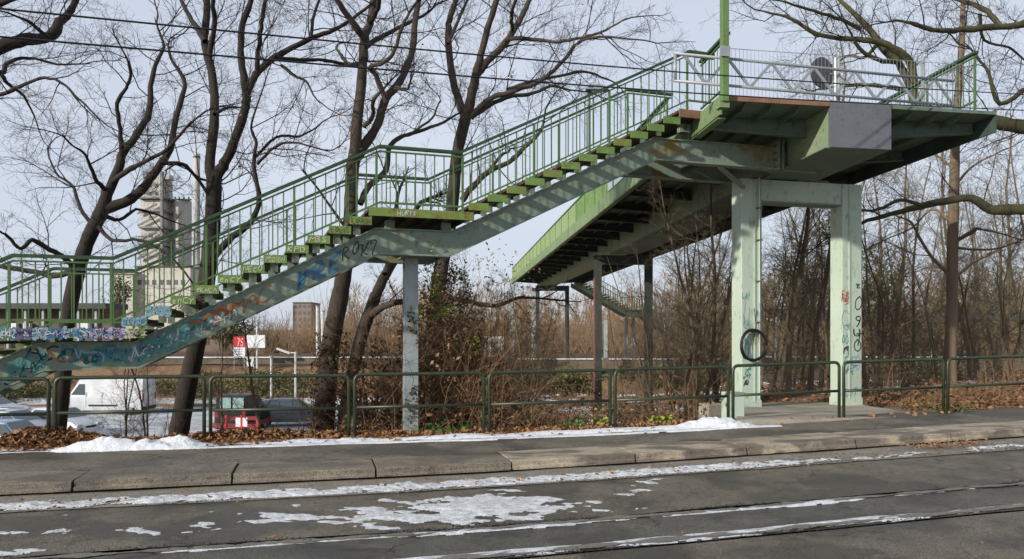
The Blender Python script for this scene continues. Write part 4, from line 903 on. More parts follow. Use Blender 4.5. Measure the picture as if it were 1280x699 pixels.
def hero(name, label, Y, trunk, limbs, m, twig_m=None, dens=1.0, mlev=3, dy=1.4, base=None, side_up=.06, cat='tree', leafn=0, ext=1.2, kid=(0, 8, 7, 5, 0)):
    """trunk / limbs: rows (u, v, radius in px[, depth shift])"""
    def conv(rows, y0, y1):
        n = len(rows); out = []
        for i, rw in enumerate(rows):
            yy = y0+(y1-y0)*i/max(n-1, 1); p = P(rw[0], rw[1], yy); out.append((p.x, p.y, p.z, rw[2]*.9/FPX*yy))
        return out
    tr = spl(conv(trunk, Y, Y), 5); b = tr[0, :3].copy(); zg = terrain(b[0], b[1])
    if base is None: base = (float(b[0]), float(b[1]), float(min(zg, b[2])))
    if b[2] > zg-.2 and limbs is not None and b[2] > zg: tr = np.vstack([[b[0]-.03, b[1], zg-.2, tr[0, 3]*1.25], tr])
    t = thing(name, label, cat, base); big = []; tw = []; tips = []
    e_ = tr[-1].copy(); e_[:3] += (tr[-1, :3]-tr[-2, :3])*1.6; e_[3] *= .12; tr = np.vstack([tr, e_])
    for q in range(len(tr)): tr[q, 3] *= 1+.10*noise.noise(Vector((q*.9, Y, 1)))
    big.append((tr[:, :3], tr[:, 3], 12))
    allL = []
    for li, rows in enumerate(limbs):
        sg = (1, -1)[li % 2]*(.5+.5*nr.rand()); y1 = Y+dy*sg
        # start depth: nearest trunk row keeps Y
        L_ = spl(conv(rows, Y, y1), 4); L_[:, :3] += nr.normal(size=(len(L_), 3))*.007*(np.arange(len(L_))[:, None] > 0); L_[:, 3] *= np.array([1+.16*noise.noise(Vector((q*.8, li*3.1, Y))) for q in range(len(L_))]); e_ = L_[-1].copy(); e_[:3] += (L_[-1, :3]-L_[-2, :3])*1.2; e_[3] *= .15; e2 = np.vstack([L_, e_]); big.append((e2[:, :3], e2[:, 3], 8)); allL.append(L_)
        d = unit(L_[-1, :3]-L_[-2, :3]); grow(tw, L_[-1, :3], d, ext*(.8+.5*nr.rand()), max(L_[-1, 3], .006), 1, mlev, kids=kid, upb=side_up, tips=tips)
    for L_ in allL+([tr[len(tr)//2:]] if dens > 0 else []):
        seg_ = np.linalg.norm(np.diff(L_[:, :3], axis=0), axis=1); tot = seg_.sum(); n = max(1, int(tot*2.2*dens))
        cum = np.concatenate([[0], np.cumsum(seg_)])
        for k in range(n):
            tt = tot*(.12+.88*(k+nr.rand())/n); i = min(np.searchsorted(cum, tt)-1, len(L_)-2); i = max(i, 0); q = L_[i, :3]+(L_[i+1, :3]-L_[i, :3])*((tt-cum[i])/(seg_[i]+1e-9))
            ax = unit(L_[i+1, :3]-L_[i, :3]); pr = nr.normal(size=3)*np.array([1, .7, 1]); pr = unit(pr-ax*pr.dot(ax)); an = .6+.6*nr.rand()
            ln = (.4+1.1*nr.rand())*ext
            grow(tw, q, ax*math.cos(an)+pr*math.sin(an), ln, min(L_[i, 3]*.5, .003+.0075*ln), 1, mlev, kids=kid, upb=side_up, tips=tips)
    add_tubes('trunk', big[:1], m, t); 
    if len(big) > 1:
        for bg_ in big[1:]: add_tubes('limb', [bg_], m, t)
    if tw: cr_ = add_tubes('crown', tw, twig_m or m, t)
    if leafn and tips:
        c = np.array(tips); c = c[nr.choice(len(c), min(leafn, len(c)), replace=False)]; add_leaves('withered_leaves', c, .035, M['leaf_orange'], t, 0, 5)['kind'] = 'stuff'
    return t
# A: leaning oak at the far left
hero('oak_tree', 'crooked bare oak at the left whose fork spreads before the factory tower', 15.6,
     [(66, 585, 12), (72, 540, 11), (78, 480, 10.5), (82, 420, 10), (92, 360, 10), (108, 305, 9.5), (128, 262, 9), (134, 240, 7)],
     [[(133, 245, 7), (150, 206, 6), (153, 192, 5.5), (178, 158, 4.8), (187, 137, 4.2), (188, 113, 3.8), (194, 82, 3), (204, 58, 2.2), (196, 30, 1.3)],
      [(152, 195, 4), (150, 161, 3), (146, 130, 2.8), (158, 110, 2.3), (163, 93, 2), (158, 72, 1.3)],
      [(128, 262, 8), (163, 249, 7), (187, 225, 6), (204, 200, 5.5), (213, 186, 5), (218, 155, 4.2), (228, 120, 3.5), (230, 100, 2.8), (213, 72, 1.8)],
      [(140, 228, 4), (158, 214, 3.6), (185, 200, 3), (208, 187, 2.4), (232, 160, 1.8)],
      [(200, 205, 3.2), (228, 205, 2.8), (243, 219, 2.2), (262, 228, 1.3)],
      [(96, 345, 4.5), (84, 325, 4), (62, 312, 3.5), (40, 300, 3), (27, 311, 2.5), (10, 296, 2.2), (0, 290, 1.4)],
      [(100, 335, 4.2), (70, 345, 4), (45, 340, 3.6), (10, 335, 3), (-20, 330, 2)],
      [(120, 280, 3.4), (140, 300, 2.6), (175, 300, 2.2), (210, 318, 1.8), (238, 350, 1.4)],
      [(118, 285, 3), (100, 260, 2.6), (92, 235, 2), (70, 215, 1.4), (60, 190, 1)],
      [(134, 240, 3.4), (118, 222, 2.6), (108, 195, 2), (88, 180, 1.2)],
      [(124, 268, 3), (150, 275, 2.5), (170, 262, 2), (196, 268, 1.3)]], M['bark'], dens=1.3, ext=1.15)
# left out-of-frame oak limbs
hero('oak_tree', 'dark oak limbs reaching into the top left corner from outside the view', 18.5,
     [(-190, 640, 20), (-180, 460, 18), (-165, 300, 17), (-140, 180, 15), (-100, 110, 13)],
     [[(-110, 120, 12), (-50, 85, 11), (0, 59, 9.5), (30, 50, 8.5), (62, 46, 7.5), (75, 27, 6), (86, 17, 5), (96, -5, 4), (100, -30, 3)],
      [(-120, 150, 8), (-60, 125, 5), (0, 118, 3), (25, 108, 2.6), (50, 98, 2.2), (75, 102, 1.8), (100, 125, 1.4), (125, 150, 1)],
      [(-60, 90, 7), (0, 92, 3.5), (8, 80, 3), (35, 72, 2), (70, 80, 1.5), (105, 80, 1)],
      [(-70, 40, 8), (0, 4, 5), (30, -6, 4), (60, -4, 3), (90, -20, 2)],
      [(0, 90, 3), (10, 105, 2.4), (30, 120, 1.8), (45, 150, 1)],
      [(62, 48, 3), (40, 30, 2.4), (20, 20, 1.6), (0, 14, 1)]], M['bark'], dens=1.3, ext=1.3)
hero('oak_tree', 'tall bare oak with two upright stems in front of the factory chimney', 16.0,
     [(214, 590, 15), (222, 548, 13.5), (235, 480, 12.5), (248, 420, 12), (257, 360, 11.5), (264, 300, 11), (267, 250, 10.5), (268, 222, 10)],
     [[(267, 235, 8), (262, 205, 7.2), (267, 165, 7), (268, 130, 6.5), (265, 90, 6), (256, 55, 5.5), (258, 20, 5), (260, -25, 4.4), (264, -70, 3)],
      [(262, 70, 4), (268, 30, 3.6), (266, 0, 3.2), (272, -40, 2.4)],
      [(256, 52, 4), (243, 30, 3.5), (232, 12, 3), (222, -8, 2.4)],
      [(268, 226, 8), (278, 208, 7.5), (290, 185, 7), (305, 140, 6.5), (308, 118, 6), (303, 85, 5), (301, 40, 4.5), (313, 0, 4), (318, -40, 3)],
      [(308, 118, 5.5), (320, 93, 5), (342, 73, 4.5), (372, 57, 4), (398, 44, 3.4), (425, 34, 2.8), (455, 12, 2)],
      [(322, 88, 3.8), (323, 60, 3.5), (326, 35, 3.2), (331, 5, 2.8), (340, -25, 2)],
      [(345, 72, 3.2), (375, 75, 2.8), (400, 75, 2.5), (432, 80, 2.1), (455, 78, 1.3)],
      [(352, 82, 2.2), (368, 95, 2), (382, 102, 1.6), (396, 125, 1)],
      [(388, 48, 2.6), (392, 20, 2.2), (402, -8, 1.6)],
      [(266, 324, 5), (286, 300, 5), (305, 286, 4.4), (318, 270, 4), (324, 249, 3.6), (317, 211, 3), (320, 180, 2.4), (314, 160, 1.8), (322, 130, 1.2)],
      [(320, 196, 2.2), (345, 172, 2), (375, 170, 1.6), (395, 160, 1.1)], [(322, 205, 2.2), (342, 185, 2), (365, 178, 1.5), (405, 188, 1)],
      [(268, 143, 2.6), (282, 136, 2.2), (294, 134, 1.4)], [(268, 255, 2.4), (245, 222, 2), (225, 205, 1.5), (208, 212, 1)]], M['bark'], dens=1.15, leafn=60)
hero('oak_tree', 'thick bare oak rising behind the middle landing with an ivy wrapped base', 16.6,
     [(398, 590, 17), (404, 545, 15), (408, 480, 14), (415, 420, 13), (425, 370, 12), (433, 320, 10.5), (438, 270, 9.5), (440, 220, 9.5), (444, 188, 8.5), (446, 154, 7.5), (451, 113, 7), (454, 69, 6.5)],
     [[(454, 75, 7), (456, 45, 6.5), (462, 30, 5.5), (466, 0, 5), (470, -40, 4)],
      [(455, 48, 5), (446, 35, 4.6), (432, 16, 4), (419, -4, 3.6), (405, -30, 3)],
      [(442, 205, 8), (454, 185, 7), (472, 155, 6.4), (482, 124, 5.8), (498, 105, 5.3), (508, 85, 5), (516, 62, 4.6), (519, 27, 4.2), (524, -5, 3.8), (528, -45, 3)],
      [(483, 128, 4), (470, 95, 3.4), (462, 84, 3), (480, 78, 3), (494, 62, 2.6), (500, 40, 2.3), (512, 15, 2)],
      [(456, 60, 4), (470, 50, 3.6), (492, 38, 3), (518, 25, 2.4)],
      [(463, 28, 4), (472, 10, 3.5), (475, -15, 3)],
      [(450, 255, 4.6), (462, 232, 4.4), (482, 214, 4.1), (487, 185, 3.6), (500, 172, 3.2), (515, 167, 2.8), (547, 156, 2.2), (575, 141, 1.4)],
      [(455, 158, 3.3), (466, 145, 3), (466, 128, 2.6), (473, 118, 2)],
      [(450, 80, 3.4), (435, 80, 3), (427, 70, 2.4), (420, 60, 1.6)],
      [(495, 110, 3), (508, 112, 2.2), (512, 105, 1.4)], [(514, 167, 2), (540, 148, 1.6), (548, 130, 1)], [(436, 290, 2.2), (400, 240, 1.6), (380, 215, 1)]], M['bark2'], twig_m=M['bark'], dens=1.1, leafn=90)
hero('oak_tree', 'leaning forked oak stem beside the thick ivy wrapped oak under the stair beam', 18.2,
     [(424, 585, 10), (434, 500, 9.5), (442, 460, 9), (452, 420, 9), (462, 390, 8.5), (470, 368, 8)],
     [[(470, 370, 7.5), (482, 343, 7), (496, 320, 6), (505, 290, 5), (520, 262, 4)], [(462, 395, 6), (480, 383, 5), (505, 377, 4), (530, 385, 3)],
      [(482, 343, 5), (488, 318, 4.6), (488, 290, 4), (495, 262, 3)]], M['bark2'], twig_m=M['bark'], dens=1.0)
hero('oak_tree', 'bare oak with three raised stems above the end of the middle landing', 18.0,
     [(528, 590, 15), (535, 520, 14), (542, 430, 13), (546, 376, 11), (552, 332, 10), (561, 290, 9), (567, 240, 8.5), (571, 195, 8), (580, 155, 8), (584, 138, 7.5)],
     [[(582, 145, 6.5), (573, 125, 5.4), (565, 93, 5), (560, 45, 4.6), (563, 20, 4.2), (571, -5, 3.6), (575, -45, 3)],
      [(586, 142, 7), (590, 115, 6.6), (595, 93, 6), (601, 69, 5), (610, 35, 4.5), (620, 0, 4), (628, -40, 3)],
      [(594, 98, 5.5), (608, 78, 5.2), (624, 62, 4.8), (640, 42, 4.3), (655, 15, 3.8), (665, -8, 3.2), (680, -35, 2.4)],
      [(588, 148, 4.6), (600, 134, 4.2), (617, 121, 3.8), (646, 113, 3.4), (677, 100, 3), (705, 76, 2.6), (722, 54, 2.3), (752, 46, 1.8), (790, 50, 1.1)],
      [(590, 146, 3.6), (612, 132, 3.4), (640, 120, 3), (665, 117, 2.5), (690, 108, 2), (712, 112, 1.2)],
      [(632, 50, 3.2), (650, 48, 3), (680, 51, 2.6), (705, 52, 2.2), (730, 46, 1.9), (752, 40, 1.6), (778, 26, 1.1)],
      [(634, 112, 2.8), (665, 102, 2.5), (690, 97, 2.2), (730, 90, 1.8), (758, 98, 1.2)],
      [(578, 250, 4.6), (592, 232, 4.2), (612, 214, 3.8), (636, 203, 3.3), (655, 185, 3), (673, 168, 2.3), (680, 152, 1.5)],
      [(612, 213, 2.6), (625, 196, 2.2), (636, 190, 1.5)],
      [(640, 40, 3), (640, 15, 2.6), (648, -8, 2.2)], [(560, 55, 2.6), (575, 20, 2.2), (590, -10, 1.6)], [(556, 370, 4), (590, 378, 3.4), (620, 382, 3), (648, 372, 2.2)]], M['bark2'], twig_m=M['bark'], dens=1.2, leafn=60, ext=1.25)
# right oak outside the frame with mossy limbs
hero('oak_tree', 'mossy oak limbs reaching in from the right behind the bridge deck', 19.5,
     [(1385, 640, 26), (1382, 480, 24), (1375, 320, 22), (1360, 200, 20), (1345, 90, 17), (1340, -40, 13)],
     [[(1368, 262, 13), (1320, 270, 10), (1280, 262, 7.5), (1240, 262, 7), (1215, 248, 5.5), (1190, 250, 5), (1150, 258, 4.6), (1120, 266, 3.4), (1085, 276, 2.6), (1060, 285, 1.6)],
      [(1362, 200, 14), (1320, 165, 12), (1275, 158, 10), (1230, 150, 10), (1190, 145, 9.5), (1160, 138, 8), (1142, 122, 7), (1141, 92, 6), (1136, 75, 5.5), (1118, 62, 5), (1098, 52, 4.5), (1060, 49, 3.6), (1020, 42, 3), (990, 24, 2.2), (955, 14, 1.2)],
      [(1140, 110, 6), (1122, 76, 5), (1105, 62, 5), (1085, 35, 4), (1060, 10, 3), (1040, -10, 2)],
      [(1120, 78, 3.6), (1098, 75, 3), (1076, 62, 2.6), (1065, 45, 1.6)], [(1135, 112, 4), (1100, 108, 3), (1065, 106, 2.6), (1035, 110, 1.6)],
      [(1345, 60, 12), (1300, 28, 8), (1270, 32, 5), (1235, 34, 4.5), (1200, 38, 4), (1172, 38, 3.4), (1150, 33, 3), (1125, 26, 1.6)],
      [(1250, 33, 4), (1235, 15, 3.6), (1215, 5, 3), (1180, -5, 2.4)], [(1075, 36, 3), (1045, 22, 2.5), (1010, 12, 2), (975, 0, 1.2)],
      [(1225, 18, 2.6), (1230, 50, 1.8), (1262, 60, 1.5), (1280, 75, 1.2)], [(1150, 256, 3), (1125, 250, 2.5), (1098, 262, 2), (1070, 264, 1.2)],
      [(1100, 52, 3), (1080, 72, 2), (1060, 70, 1.4), (1045, 80, 1)], [(1350, 120, 8), (1290, 110, 4), (1250, 130, 3), (1235, 90, 2), (1212, 60, 1.3)]],
     M['moss'], twig_m=M['bark'], dens=1.25, ext=1.35, leafn=60)
# tan trunk at the right
hero('lime_tree', 'straight tan barked tree standing behind the right end of the railing', 21.0,
     [(1195, 545, 11), (1190, 500, 9), (1188, 440, 7.8), (1190, 380, 7.3), (1191, 300, 7), (1193, 220, 6.5), (1195, 150, 5.4), (1200, 90, 4.5), (1203, 30, 3.5), (1205, -30, 2.5)],
     [[(1188, 345, 2.6), (1160, 315, 2.2), (1140, 280, 1.8), (1120, 270, 1)], [(1197, 300, 2.6), (1215, 290, 3), (1222, 286, 2), (1245, 290, 1.2)], [(1186, 275, 2), (1165, 262, 1.8), (1140, 285, 1.2), (1105, 300, .8)],
      [(1198, 310, 2), (1240, 312, 1.4), (1280, 300, 1)], [(1190, 350, 2), (1215, 330, 1.6), (1238, 318, 1)], [(1194, 230, 2), (1220, 205, 1.5), (1250, 190, 1)], [(1192, 210, 2), (1160, 190, 1.5), (1130, 200, 1)]],
     M['bark_tan'], twig_m=M['bark_slim'], dens=.9, ext=1.3)

# slim trees: templates then copies
def slim_template(seed, h, r, m, tm, ylean=0.0, multi=1, kidn=22, lowest=.18, name='slim_tree', mlev=2):
    global nr
    nr = np.random.RandomState(seed); big = []; tw = []
    for q in range(multi):
        a = nr.rand()*6.28; d = np.array([math.cos(a)*.12*(multi > 1), math.sin(a)*.12*(multi > 1), 1]); p = np.array([math.cos(a)*.15*q, math.sin(a)*.15*q, -.6]); pts = [p]; rad = [r]; n = 12; hh = h*(.75+.25*nr.rand())
        for i in range(1, n): d = unit(d+nr.normal(size=3)*np.array([.07, .07, 0])+np.array([0, 0, .06])); p = p+d*hh/(n-1); pts.append(p); rad.append(r*(1-i/(n-.3)*.88))
        big.append((np.array(pts), np.array(rad), 7))
        for k in range(kidn):
            t = lowest+(1-lowest)*(k+nr.rand())/kidn; i = min(int(t*(n-1)), n-2); f = t*(n-1)-i; qq = pts[i]*(1-f)+pts[i+1]*f; a = nr.rand()*6.28; an = .65+.45*nr.rand()
            dd = np.array([math.cos(a)*math.sin(an), math.sin(a)*math.sin(an), math.cos(an)]); ln = h*(.10+.14*nr.rand())*(1.25-.8*t)
            grow(tw, qq, dd, ln, max(rad[i]*.30, .005), 1, mlev+1, kids=(0, 8, 4, 3, 0), upb=.05, tipr=.0032, segs=(7, 5, 4, 3, 3))
    V1, F1 = tubes(big); V2, F2 = tubes(tw)
    return np_mesh('trunk', V1, F1, m), np_mesh('crown', V2, F2, tm)
T_slim = [slim_template(100+i, h, r, M['bark_slim'], M['bark_slim'], multi=mu, kidn=kn, lowest=lo) for i, (h, r, mu, kn, lo) in enumerate(((11, .085, 1, 30, .12), (9, .06, 2, 20, .1), (12, .10, 1, 30, .2), (7.5, .04, 3, 15, .05), (10, .07, 1, 34, .08)))]
T_birch = [slim_template(200+i, h, r, M['birch'], M['bark_slim'], kidn=20, lowest=.3) for i, (h, r) in enumerate(((9, .07), (7.5, .055)))]
T_shrub = [slim_template(300+i, 3.6, .03, M['bramble'], M['bramble'], multi=5, kidn=10, lowest=.1, mlev=1) for i in range(3)]
nr = np.random.RandomState(77)
def place(T, nm, u, Y, sc_, label, group, cat='tree', tilt=0.0):
    X = (u-640)/FPX*Y; z = terrain(X, Y); o = thing(nm, label, cat, (X, Y, z), group, rng.uniform(0, 6.28)); o.scale = (sc_,)*3; o.rotation_euler[0] = tilt*rng.uniform(-1, 1)
    a = link('trunk', T[0], o); b = link('crown', T[1], o)
lab_r = 'slim bare tree among many on the bank behind the right half of the railing'
grp_r = 'slim bare trees on the bank'
spots = [(648, 26, .8, 1), (664, 15.2, .42, 4), (612, 24, .7, 3), (590, 30, .8, 4), (715, 45, .8, 3), (772, 40, .7, 3), (786, 30, .72, 0), (826, 24, .85, 4), (840, 35, 1, 2), (856, 20, .75, 1), (868, 26, .9, 4),
         (880, 18.8, .72, 0), (888, 30, 1.0, 4), (896, 40, 1.1, 2), (908, 24, .9, 1), (962, 24, 1.0, 4), (975, 30, 1.15, 0), (985, 22, .95, 2), (1000, 36, 1.2, 4), (1012, 23, 1.05, 2), (1024, 30, 1.1, 0), (1036, 26, .95, 4),
         (1085, 22, .95, 0), (1094, 27, 1.0, 4), (1102, 24, .85, 1), (1116, 32, 1.1, 2), (1130, 23, .75, 3), (1142, 28, .95, 0), (1158, 38, 1.2, 4), (1172, 26, .9, 1), (1215, 30, 1.05, 2), (1232, 24, .85, 4), (1250, 34, 1.15, 0),
         (1262, 27, .95, 2), (1275, 22, .8, 3), (1290, 30, 1.1, 4), (1310, 26, 1.0, 0), (560, 34, .7, 1), (520, 40, .8, 4), (480, 36, .75, 0), (1190, 44, 1.3, 2), (950, 46, 1.3, 0), (1060, 48, 1.3, 4), (870, 50, 1.2, 2), (820, 48, 1.0, 3),(1140, 50, 1.2, 1), (1235, 52, 1.3, 0)]
ORD = 'first second third fourth fifth sixth seventh eighth ninth tenth eleventh twelfth thirteenth fourteenth fifteenth sixteenth seventeenth eighteenth nineteenth twentieth twenty-first twenty-second'.split()
REG = ((600, 'between the thick oaks and the ivy thicket'), (745, 'between the ivy thicket and the red striped pier'), (815, 'between the two dark pier columns'), (925, 'between the dark pier and the left mint column'), (1048, 'between the two mint columns'), (1190, 'between the right mint column and the tan tree'), (9999, 'right of the tan tree'))
def named(items, noun):
    cnt = {}; out = []
    for it in sorted(items, key=lambda q: q[0]):
        rg_ = next(r for m_, r in REG if it[0] < m_); cnt[rg_] = cnt.get(rg_, 0)+1
        out.append((it, '%s %s from the left %s' % (ORD[cnt[rg_]-1], noun, rg_)))
    return out
rt_ = random.Random(12)
spots += [(rt_.uniform(822, 918), rt_.uniform(19, 38), rt_.uniform(.75, 1.1), rt_.choice((0, 1, 4))) for _ in range(8)]
spots += [(rt_.uniform(958, 1040), rt_.uniform(24, 44), rt_.uniform(1.0, 1.3), rt_.choice((0, 1, 4))) for _ in range(5)]
spots += [(rt_.uniform(1080, 1186), rt_.uniform(24, 44), rt_.uniform(.9, 1.3), rt_.choice((0, 1, 4))) for _ in range(4)]
spots += [(rt_.uniform(1200, 1290), rt_.uniform(24, 44), rt_.uniform(.9, 1.3), rt_.choice((0, 1, 4))) for _ in range(4)]
for (u, Y, s_, k), lb_ in named(spots, 'slim bare tree'): place(T_slim[k], 'slim_tree', u, Y, s_, lb_, grp_r, tilt=.05)
# individual slender ones with their own places
place(T_slim[3], 'slim_tree', 158, 14.2, .45, 'clump of thin saplings between the two left oaks before the white van', 'saplings beside the railing')
place(T_slim[1], 'slim_tree', 182, 14.6, .42, 'thin double sapling just left of the forked oak by the van rear', 'saplings beside the railing')
place(T_slim[4], 'slim_tree', 330, 14.8, .50, 'thin sapling in front of the grey estate car', 'saplings beside the railing')
place(T_slim[4], 'slim_tree', 276, 15.4, .40, 'slender tilted sapling beside the red and black van', 'saplings beside the railing')
for u, Y, s_, k, lb in ((598, 27, .8, 0, 'thin white birch just right of the ivy thicket'), (636, 22, .62, 1, 'leaning white birch sapling left of the slim dark pier'), (846, 25, .8, 0, 'white birch right of the dark twin column pier'), (868, 30, .8, 1, 'left white birch of the pair behind the snow heap'), (877, 31, .85, 0, 'right white birch of the pair behind the snow heap')):
    place(T_birch[k], 'birch_tree', u, Y, s_, lb, 'white stemmed birches', tilt=.08)
for i, ((u, Y, s_), lb_) in enumerate(named([(455, 15.5, .75), (480, 16, .7), (560, 15.2, .8), (590, 16.5, .85), (620, 17, .6), (645, 19, .55), (700, 22, .5), (790, 22, .5), (835, 18, .5), (860, 17.5, .6), (1090, 20.5, .5), (1120, 20.5, .45), (1240, 19, .45), (1270, 19, .5), (540, 20, 1.0), (605, 26, .9), (750, 28, .6)], 'low brown shrub')):
    place(T_shrub[i % 3], 'bare_shrub', u, Y, s_, lb_, 'bare shrubs in the undergrowth', 'shrub')
for u, Y, s_, lb_ in ((210, 15, .4, 'low bare shrub just left of the forked oak base'), (160, 15, .35, 'low bare shrub before the middle of the white van'), (380, 15.2, .5, 'low bare shrub just left of the thick ivy wrapped oak')):
    place(T_shrub[0], 'bare_shrub', u, Y, s_, lb_, 'bare shrubs in the undergrowth', 'shrub')

T_tall = [slim_template(400+i, 4.4, .022, M['bramble_light'], M['bramble_light'], multi=6, kidn=16, lowest=.15, mlev=2) for i in range(2)]
for j, (u, Y, s_) in enumerate(((572, 16.6, 1.0), (590, 18.5, 1.15), (612, 17.6, 1.05), (632, 19.5, 1.1), (652, 18.2, .95), (672, 21, .95), (545, 17.4, 1.05), (602, 22, 1.2), (625, 15.8, .8))):
    place(T_tall[j % 2], 'tall_shrub', u, Y, s_, ('first second third fourth fifth sixth seventh eighth ninth'.split()[sorted((572, 590, 612, 632, 652, 672, 545, 602, 625)).index(u)])+' tall many stemmed bare shrub from the left beside the ivy thicket', 'tall bare shrubs right of the ivy thicket', 'shrub')
# ivy and dead-leaf thicket ------------------------------------------------
def cloud(n, cu, cv, ru, rv, Y, dY, seed, pw=1.0):
    r = np.random.RandomState(seed); out = []
    while len(out) < n:
        a, b, c = r.uniform(-1, 1, 3)
        if a*a+b*b+c*c > 1: continue
        u = cu+ru*a; v = cv+rv*b; yy = Y+dY*c
        if noise.noise(Vector((u*.05, v*.05, yy*1.2))) < -.12: continue
        p = P(u, v, yy); out.append((p.x, p.y, p.z))
    return np.array(out)
zb_ = P(560, 545, 15.2); iv = thing('ivy_thicket', 'tangled thicket of withered brown leaves around the pale column and oak', 'thicket', (zb_.x, zb_.y, terrain(zb_.x, zb_.y)))
C1 = np.vstack([cloud(5200, 552, 440, 56, 118, 15.6, 1.2, 1), cloud(1900, 470, 495, 46, 64, 15.4, .9, 2), cloud(3200, 592, 488, 52, 70, 15.6, .9, 3), cloud(450, 512, 450, 15, 90, 14.25, .22, 4)])
add_leaves('withered_leaves', C1, .030, M['leaf_brown'], iv, 0, 21)['kind'] = 'stuff'
C2 = np.vstack([cloud(900, 548, 410, 46, 100, 15.3, 1.1, 5), cloud(500, 470, 480, 45, 60, 15.1, .8, 6), cloud(260, 513, 460, 12, 80, 13.95, .12, 7)])
add_leaves('dark_leaves', C2, .034, M['leaf_dark'], iv, 0, 22)['kind'] = 'stuff'
C3 = np.vstack([cloud(800, 545, 450, 60, 90, 14.9, .9, 8), cloud(260, 610, 370, 80, 75, 17.2, 1.8, 16)]); add_leaves('ochre_leaves', C3, .04, M['leaf_ochre'], iv, 0, 23)['kind'] = 'stuff'
lim = np.vstack([cloud(170, 600, 370, 75, 65, 16.6, 1.6, 15), cloud(60, 545, 365, 6, 35, 14.6, .3, 9), cloud(90, 532, 392, 16, 10, 14.6, .3, 10), cloud(90, 556, 388, 16, 10, 14.6, .3, 11), cloud(70, 592, 435, 8, 26, 14.9, .3, 12), cloud(40, 577, 345, 10, 12, 14.8, .3, 13), cloud(14, 541, 306, 4, 13, 13.42, .1, 14)])
add_leaves('lime_leaves', lim, .026, M['leaf_lime'], iv, 0, 24)['kind'] = 'stuff'
nr = np.random.RandomState(5); st_ = []
for i in range(380):
    p = P(nr.uniform(450, 625), 560, nr.uniform(14.4, 16.4)); p = np.array([p.x, p.y, terrain(p.x, p.y)]); hgt = nr.uniform(1.0, 3.0)
    grow(st_, p, np.array([nr.normal()*.25, nr.normal()*.25, 1]), hgt, .009, 1, 2, kids=(0, 5, 0, 0, 0), upb=.02)
add_tubes('stems', st_, M['bramble'], iv)['kind'] = 'stuff'
ivt = thing('ivy', 'dark ivy and dead leaves clinging to the base of the thick oak', 'ivy', (P(410, 540, 16.4).x, 16.4, -.6))
C4 = []
for i in range(1500):
    v = rng.uniform(415, 560); th = rng.uniform(0, 6.28); uu = 403+(560-v)*.09+19*math.cos(th)*rng.uniform(.8, 1.25); p = P(uu, v, 16.6+.32*math.sin(th)*rng.uniform(.9, 1.3)); C4.append(tuple(p))
add_leaves('ivy_leaves', C4[:800], .032, M['leaf_dark'], ivt, 0, 31)['kind'] = 'stuff'; add_leaves('dead_leaves', C4[800:], .034, M['leaf_brown'], ivt, 0, 32)['kind'] = 'stuff'
# undergrowth on the bank: stems and leaves
nr = np.random.RandomState(9); ug = []; ugl = []
for i in range(2600):
    u = nr.uniform(430, 1330); Y = 13.9+nr.rand()**1.6*32; X = (u-640)/FPX*Y
    if Y < rail_Y(X)+.7: continue
    if 3.5 < X < 8.5 and Y < 20: continue
    z = terrain(X, Y); h = nr.uniform(.35, 1.15)*(1 if u < 900 else .6); d = np.array([nr.normal()*.5, nr.normal()*.5, 1]); n = 5; pts = [np.array([X, Y, z-.05])]
    d = unit(d)
    for k in range(1, n): d = unit(d+np.array([nr.normal()*.3, nr.normal()*.3, -.25*k/3])); pts.append(pts[-1]+d*h/(n-1)*1.3)
    ug.append((np.array(pts), np.linspace(.008, .003, n), 3))
    for k in range(5): q = pts[nr.randint(1, n)]; ugl.append(q+nr.normal(size=3)*.07)
o = add_tubes('undergrowth', ug, M['bramble']); tag(o, 'brown bramble undergrowth covering the bank', 'undergrowth', None, 'stuff')
o = add_leaves('undergrowth_leaves', np.array(ugl), .045, M['leaf_brown'], None, 0, 4); tag(o, 'withered leaves hanging in the bramble undergrowth', 'leaves', None, 'stuff')
gl = []
for i in range(26000):
    u = nr.uniform(420, 1320); Y = 13.3+nr.rand()**1.4*34; X = (u-640)/FPX*Y
    if Y < rail_Y(X)+.3 or (3.5 < X < 8.15 and Y < 19): continue
    gl.append((X, Y, terrain(X, Y)+.01+nr.rand()*.04))
o = add_leaves('leaf_litter', np.array(gl), .055, M['leaf_orange'], None, .75, 6); tag(o, 'fallen brown leaves scattered over the bank', 'leaves', None, 'stuff')
# leaf drifts at the guard rail
dr = []
for i in range(34000):
    X = nr.uniform(-9.5, 8); k = X/rail_Y(X); d = nr.normal()*.16+.12; Y = rail_Y(X)+d
    dens = max(math.exp(-((X+6.7)/.75)**2)*1.1, .8*math.exp(-((X+4.1)/1.0)**2), .45*math.exp(-((X+2.4)/.8)**2), .10 if X < 3 else .02)
    if 3.4 < X < 8 and d > .0: continue
    if X < -8: dens = .6
    if nr.rand() > dens: continue
    hh = (.22*math.exp(-((X+6.8)/.7)**2)+.10*math.exp(-((X+4)/1.2)**2)+.07)*math.exp(-((d-.12)/.2)**2)
    dr.append((X, Y-(.12 if X < -6 else 0)*nr.rand(), pave(X)+.01+hh*nr.rand()))
o = add_leaves('fallen_leaves', np.array(dr), .042, M['leaf_orange'], None, .45, 8); tag(o, 'orange brown oak leaves drifted under the railing', 'leaves', None, 'stuff')
lr = []
for i in range(520):
    X = nr.uniform(-6, 10); a = 8.95+nr.normal()*.14; p = RG(X/RG.c, a, 0)
    if nr.rand() > .5: continue
    lr.append((p.x, p.y, pave(p.x)-.11+nr.rand()*.02))
for i in range(200): X = 6.6+nr.normal()*.35; p = RG(X/RG.c+2.0, 9.2+nr.normal()*.09, 0); lr.append((p.x, p.y, pave(p.x)-.11+nr.rand()*.05))
